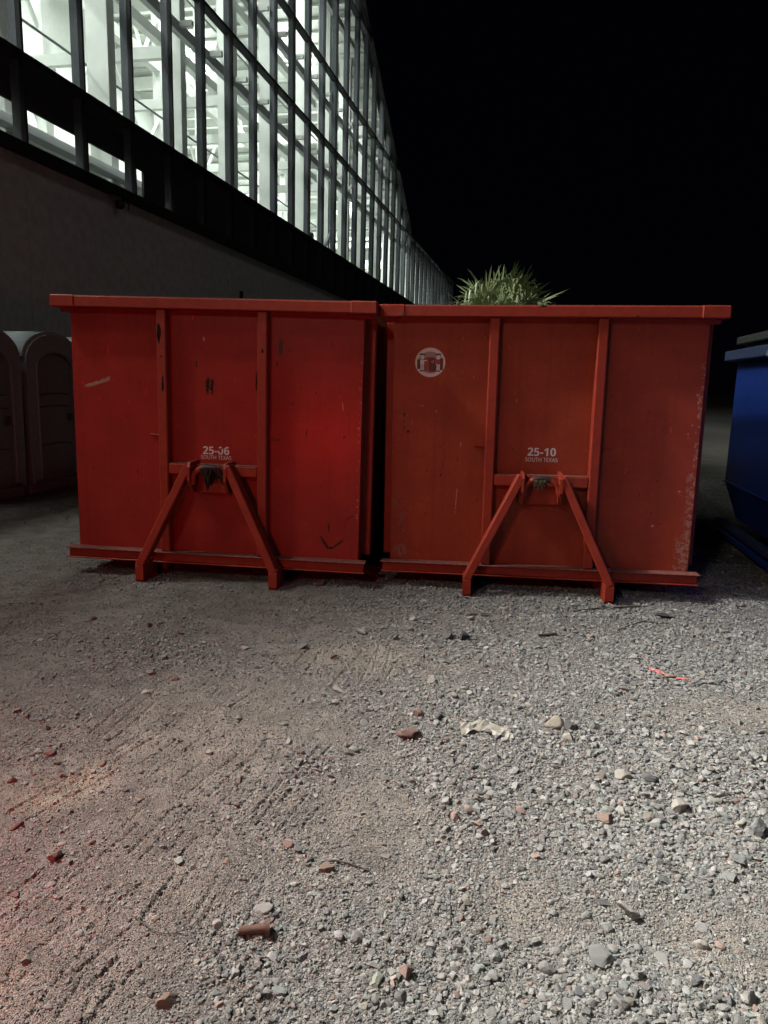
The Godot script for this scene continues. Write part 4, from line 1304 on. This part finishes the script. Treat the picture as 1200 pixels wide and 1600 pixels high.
func build_litter() -> void:
	# rusty bolt
	var a := Vector2(-0.374, 1.791)
	var b := Vector2(-0.290, 1.805)
	var y := ground_at(-0.33, 1.797) + 0.013
	var bolt := thing("bolt", "short rusty bolt with a wide head lying on the dirt", "bolt", W(-0.33, y, 1.797), atan2(b.y - a.y, b.x - a.x))
	var sh := MB.new()
	var prof: Array = []
	var rad: Array = []
	for k in 15:
		prof.append(Vector3(-0.048 + k * 0.0052, 0, 0))
		rad.append(0.0135 if k % 2 else 0.0118)
	sh.tube(prof, rad, 12)
	put("shank", sh.mesh(), M.rust, bolt)
	var hd := MB.new()
	hd.tube([Vector3(0.024, 0, 0), Vector3(0.026, 0.0, 0), Vector3(0.036, 0, 0), Vector3(0.039, 0, 0)], [0.021, 0.0235, 0.0235, 0.019], 14)
	put("head", hd.mesh(), M.rust, bolt)
	var wire := func(called: String, label: String, cat: String, pts: Array, r: float, m: Material, lift := 0.004) -> void:
		var w := MB.new()
		w.tube(on_ground(pts, r + lift), [r * 0.8, r, r, r * 0.7], 7)
		tag(put(called, w.mesh(), m), label, cat)
	wire.call("twig", "dark curved twig lying on bare dirt near the bottom centre", "twig", [[-0.175, 2.118], [-0.13, 2.122], [-0.094, 2.113], [-0.05, 2.10], [-0.015, 2.083]], 0.0032, M.twig)
	var arc: Array = []
	for k in 15:
		var f := k / 14.0
		arc.append([lerpf(-0.69, -0.47, f) + 0.02 * sin(PI * f), 1.842 - 0.055 * sin(PI * minf(f * 1.15, 1.0)) + maxf(0.0, f - 0.7) * 0.38])
	wire.call("wire", "thin dark wire bent in an arc over the dirt at lower left", "wire", arc, 0.0018, M.twig)
	wire.call("rod", "long thin dark rod beside the right container's right foot", "rod", [[1.345, 4.867], [1.53, 4.93], [1.73, 4.97], [1.916, 5.02]], 0.006, M.twig)
	wire.call("rod", "short thin rod in front of the right container, nearest the camera", "rod", [[1.548, 4.51], [1.65, 4.6], [1.835, 4.728]], 0.004, M.twig)
	wire.call("stick", "straight brown stick beside the torn red tape", "stick", [[1.492, 3.694], [1.55, 3.71], [1.638, 3.721]], 0.007, M.wood, 0.006)
	wire.call("stick", "dark stick in front of the right container's middle", "stick", [[0.99, 4.323], [1.05, 4.35], [1.115, 4.367]], 0.009, M.twig)
	wire.call("twig", "thin upright looking twig in the gravel right of centre", "twig", [[0.234, 1.994], [0.231, 1.92], [0.223, 1.835]], 0.0018, M.twig)
	wire.call("stick", "thin stick lying in front of the pale flat stone's far side", "stick", [[0.60, 4.72], [0.66, 4.73], [0.74, 4.735]], 0.006, M.rust)
	# torn tape and crumpled sheets
	crumple("torn_tape", "torn strip of red tape on the gravel at right", "tape", [[1.505, 3.835], [1.545, 3.79], [1.585, 3.74], [1.61, 3.725]], 0.035, M.tape, 0.010)
	crumple("torn_tape", "short end of red tape past the brown stick", "tape", [[1.615, 3.70], [1.645, 3.68], [1.668, 3.665]], 0.018, M.tape, 0.008)
	crumple("plastic_scrap", "crumpled cream plastic scrap among the stones mid yard", "plastic scrap", [[0.37, 3.03], [0.43, 3.05], [0.49, 3.06], [0.55, 3.02], [0.60, 3.02]], 0.10, M.plastic, 0.016)
	crumple("cardboard_scrap", "flat pale scrap on the gravel right of the black rag", "scrap", [[2.17, 4.40], [2.24, 4.42], [2.31, 4.41]], 0.05, M.plastic, 0.006)
	crumple("foil_scrap", "grey crumpled scrap right of the torn red tape", "scrap", [[1.667, 3.613], [1.72, 3.64], [1.79, 3.63], [1.86, 3.68]], 0.03, M.stone_slate, 0.014)
	var rag := put("rag", rock(2, 14, 0.12), M.stone_black, null, W(1.955, ground_at(1.955, 4.78) + 0.014, 4.78), Vector3(0, 0.3, 0))
	rag.scale = Vector3(0.085, 0.026, 0.05)
	tag(rag, "black rag on the gravel in front of the right container's corner", "rag")

func crumple(called: String, label: String, cat: String, line: Array, wide: float, m: Material, lift: float) -> void:
	var b := MB.new()
	var rows: Array = []
	for k in line.size() * 3 - 2:
		var f := k / 3.0
		var i := mini(int(f), line.size() - 2)
		var p := Vector2(line[i][0], line[i][1]).lerp(Vector2(line[i + 1][0], line[i + 1][1]), f - i)
		var row: Array = []
		for j in 5:
			var q := p + Vector2(rng.randf_range(-0.006, 0.006), (j - 2) / 4.0 * wide * rng.randf_range(0.7, 1.2))
			row.append(W(q.x, ground_at(q.x, q.y) + 0.005 + lift * rng.randf(), q.y))
		rows.append(row)
	for k in rows.size() - 1:
		for j in 4:
			b.quad(rows[k][j], rows[k + 1][j], rows[k + 1][j + 1], rows[k][j + 1], Vector3.UP)
			b.quad(rows[k][j] - Vector3(0, 0.0015, 0), rows[k + 1][j] - Vector3(0, 0.0015, 0), rows[k + 1][j + 1] - Vector3(0, 0.0015, 0), rows[k][j + 1] - Vector3(0, 0.0015, 0), Vector3.DOWN)
	tag(put(called, b.mesh(), m), label, cat)

# ---------------------------------------------------------------- what lights the yard from outside the frame
const HALL_DOWN := 92.0
const HALL_UP := 24.0
const POLE := 690.0
const FLOOD := 10.0
const WARNING := 2.7

func build_light_tower() -> void:
	var at := W(-5.2, 0, -6.6)
	var t := thing("light_tower", "light tower on a trailer, standing behind and left of the camera", "light tower", at)
	put("trailer", bx(Vector3(1.5, 0.8, 2.2), 0.05), M.weathered, t, Vector3(0, 0.85, 0))
	var wheel := CylinderMesh.new()
	wheel.top_radius = 0.32
	wheel.bottom_radius = 0.32
	wheel.height = 0.2
	for s in [-1.0, 1.0]:
		put("wheel", wheel, M.rubber, t, Vector3(s * 0.86, 0.32, 0), Vector3(0, 0, PI / 2))
	put("mast", bx(Vector3(0.14, 5.6, 0.14), 0.01), M.greysteel, t, Vector3(0, 4.0, 0))
	put("crossarm", bx(Vector3(0.1, 0.1, 1.7), 0.01), M.greysteel, t, Vector3(0, 6.75, 0))
	for k in 3:
		var head := Node3D.new()
		head.name = "flood_head"
		t.add_child(head, true)
		head.position = Vector3(0.18, 6.75, -0.7 + k * 0.7)
		var aim: Vector3 = [W(2.6, 0.3, 4.0), W(3.2, 1.0, 6.2), W(1.0, 0.6, 5.4)][k]
		head.look_at_from_position(at + head.position, aim)
		put("housing", bx(Vector3(0.46, 0.36, 0.14), 0.02), M.black, head, Vector3(0, 0, 0.08))
		put("flood_lamp", bx(Vector3(0.42, 0.32, 0.012), 0.0), M.lamp_face, head, Vector3(0, 0, 0.0))
		var l := SpotLight3D.new()
		l.name = "flood_light"
		l.spot_angle = [34.0, 34.0, 50.0][k]
		l.spot_angle_attenuation = 1.0
		l.spot_range = 60.0
		l.light_size = 0.2
		l.light_color = Color(1.0, 0.99, 0.93)
		l.light_energy = FLOOD * [1.0, 1.0, 0.5][k]
		l.shadow_enabled = true
		head.add_child(l, true)
		l.position = Vector3(0, 0, -0.03)

func build_flood_pole() -> void:
	var at := W(-6.8, 0, 5.0)
	var t := thing("floodlight_pole", "tall pole with a floodlight, standing left of the view by the hall", "floodlight", at)
	var p := MB.new()
	p.tube([Vector3.ZERO, Vector3(0, 9.2, 0)], [0.11, 0.07], 12)
	put("pole", p.mesh(), M.greysteel, t)
	put("foot_plate", bx(Vector3(0.5, 0.04, 0.5), 0.01), M.greysteel, t, Vector3(0, 0.02, 0))
	put("crossarm", bx(Vector3(0.1, 0.1, 2.6), 0.01), M.greysteel, t, Vector3(0.1, 9.0, 0))
	# three heads: on the gravel at right, over the whole yard, and over the containers to the palm
	for k in 3:
		var head := Node3D.new()
		head.name = "flood_head"
		t.add_child(head, true)
		head.look_at_from_position(at + Vector3(0.35, 9.0, [0.0, 1.0, -1.0][k]), [W(3.9, 0, 1.1), W(-1.6, 0, 1.9), W(2.5, 3.6, 15.6)][k])
		put("housing", bx(Vector3(0.9, 0.8, 0.16), 0.02), M.black, head, Vector3(0, 0, 0.09))
		put("flood_lamp", bx(Vector3(0.84, 0.74, 0.012), 0.0), M.lamp_face, head)
		var l := SpotLight3D.new()
		l.name = "flood_light"
		l.spot_angle = [24.0, 42.0, 15.0][k]
		l.spot_angle_attenuation = 1.0
		l.spot_range = 60.0
		l.light_size = 0.40
		l.light_color = Color(1.0, 0.995, 0.975)
		l.light_energy = POLE * [1.05, 0.105, 0.45][k]
		l.shadow_enabled = true
		head.add_child(l, true)
		l.position = Vector3(0, 0, -0.03)

func build_barricade() -> void:
	var t := thing("barricade", "low barricade with a red warning lamp, standing left of the camera", "barricade", W(-1.66, 0, 0.98))
	for k in 2:
		var x := -0.95 + k * 0.95
		put("post", bx(Vector3(0.06, 0.95, 0.05), 0.005), M.greysteel, t, Vector3(x, 0.475, 0.06))
		put("foot", bx(Vector3(0.08, 0.05, 0.6), 0.01), M.greysteel, t, Vector3(x, 0.03, 0.06))
	for k in 2:
		put("board", bx(Vector3(1.2, 0.18, 0.025), 0.004), M.weathered, t, Vector3(-0.47, 0.45 + k * 0.36, 0.1))
	var lamp := put("warning_lamp", bx(Vector3(0.2, 0.16, 0.05), 0.015), M.red_lamp, t, Vector3(0, 0.78, -0.0))
	var l := AreaLight3D.new()
	l.name = "warning_light"
	l.area_size = Vector2(0.18, 0.14)
	l.light_color = Color(1.0, 0.10, 0.11)
	l.light_energy = WARNING
	l.area_normalize_energy = true
	l.shadow_enabled = true
	lamp.add_child(l, true)
	l.position = Vector3(0, 0, -0.03)

func _ready() -> void:
	rng.seed = 7
	# camera: 1.55 m up, tipped down, a little rolled
	var cam := Camera3D.new()
	cam.name = "camera"
	cam.fov = 70.78
	cam.near = 0.05
	cam.far = 600.0
	cam.position = Vector3(0, 1.55, 0)
	cam.rotation_order = EULER_ORDER_YXZ
	cam.rotation = Vector3(deg_to_rad(-10.13), 0, deg_to_rad(1.547))
	add_child(cam)
	cam.current = true
	# night sky
	var sky := ProceduralSkyMaterial.new()
	sky.sky_top_color = Color(0.006, 0.006, 0.016)
	sky.sky_horizon_color = Color(0.008, 0.008, 0.016)
	sky.ground_bottom_color = Color(0.005, 0.005, 0.006)
	sky.ground_horizon_color = Color(0.008, 0.008, 0.012)
	var env := Environment.new()
	env.background_mode = Environment.BG_SKY
	env.sky = Sky.new()
	env.sky.sky_material = sky
	env.tonemap_mode = Environment.TONE_MAPPER_LINEAR
	env.tonemap_exposure = 1.0
	env.sdfgi_enabled = true
	env.ssao_enabled = true
	env.ssil_enabled = true
	# a pale moon behind the camera, to the right
	var moon := DirectionalLight3D.new()
	moon.name = "moon"
	moon.light_energy = 0.02
	moon.light_color = Color(1.0, 0.97, 0.93)
	moon.light_angular_distance = 8.0
	moon.shadow_enabled = true
	moon.look_at_from_position(Vector3(6.0, 5.0, 5.0), Vector3.ZERO)
	add_child(moon)
	var we := WorldEnvironment.new()
	we.name = "environment"
	we.environment = env
	add_child(we)
	make_materials()
	build_light_tower()
	build_flood_pole()
	build_barricade()
	build_ground()
	build_hall()
	build_containers()
	build_blue()
	make_toilet("grey portable toilet at the left edge, nearest of the row", 6.88)
	make_toilet("grey portable toilet in the middle of the row, beside the left container", 8.08)
	make_toilet("portable toilet half hidden behind the left container, last of the row", 9.28)
	build_palm()
	build_stones()
	build_litter()
	build_gravel()
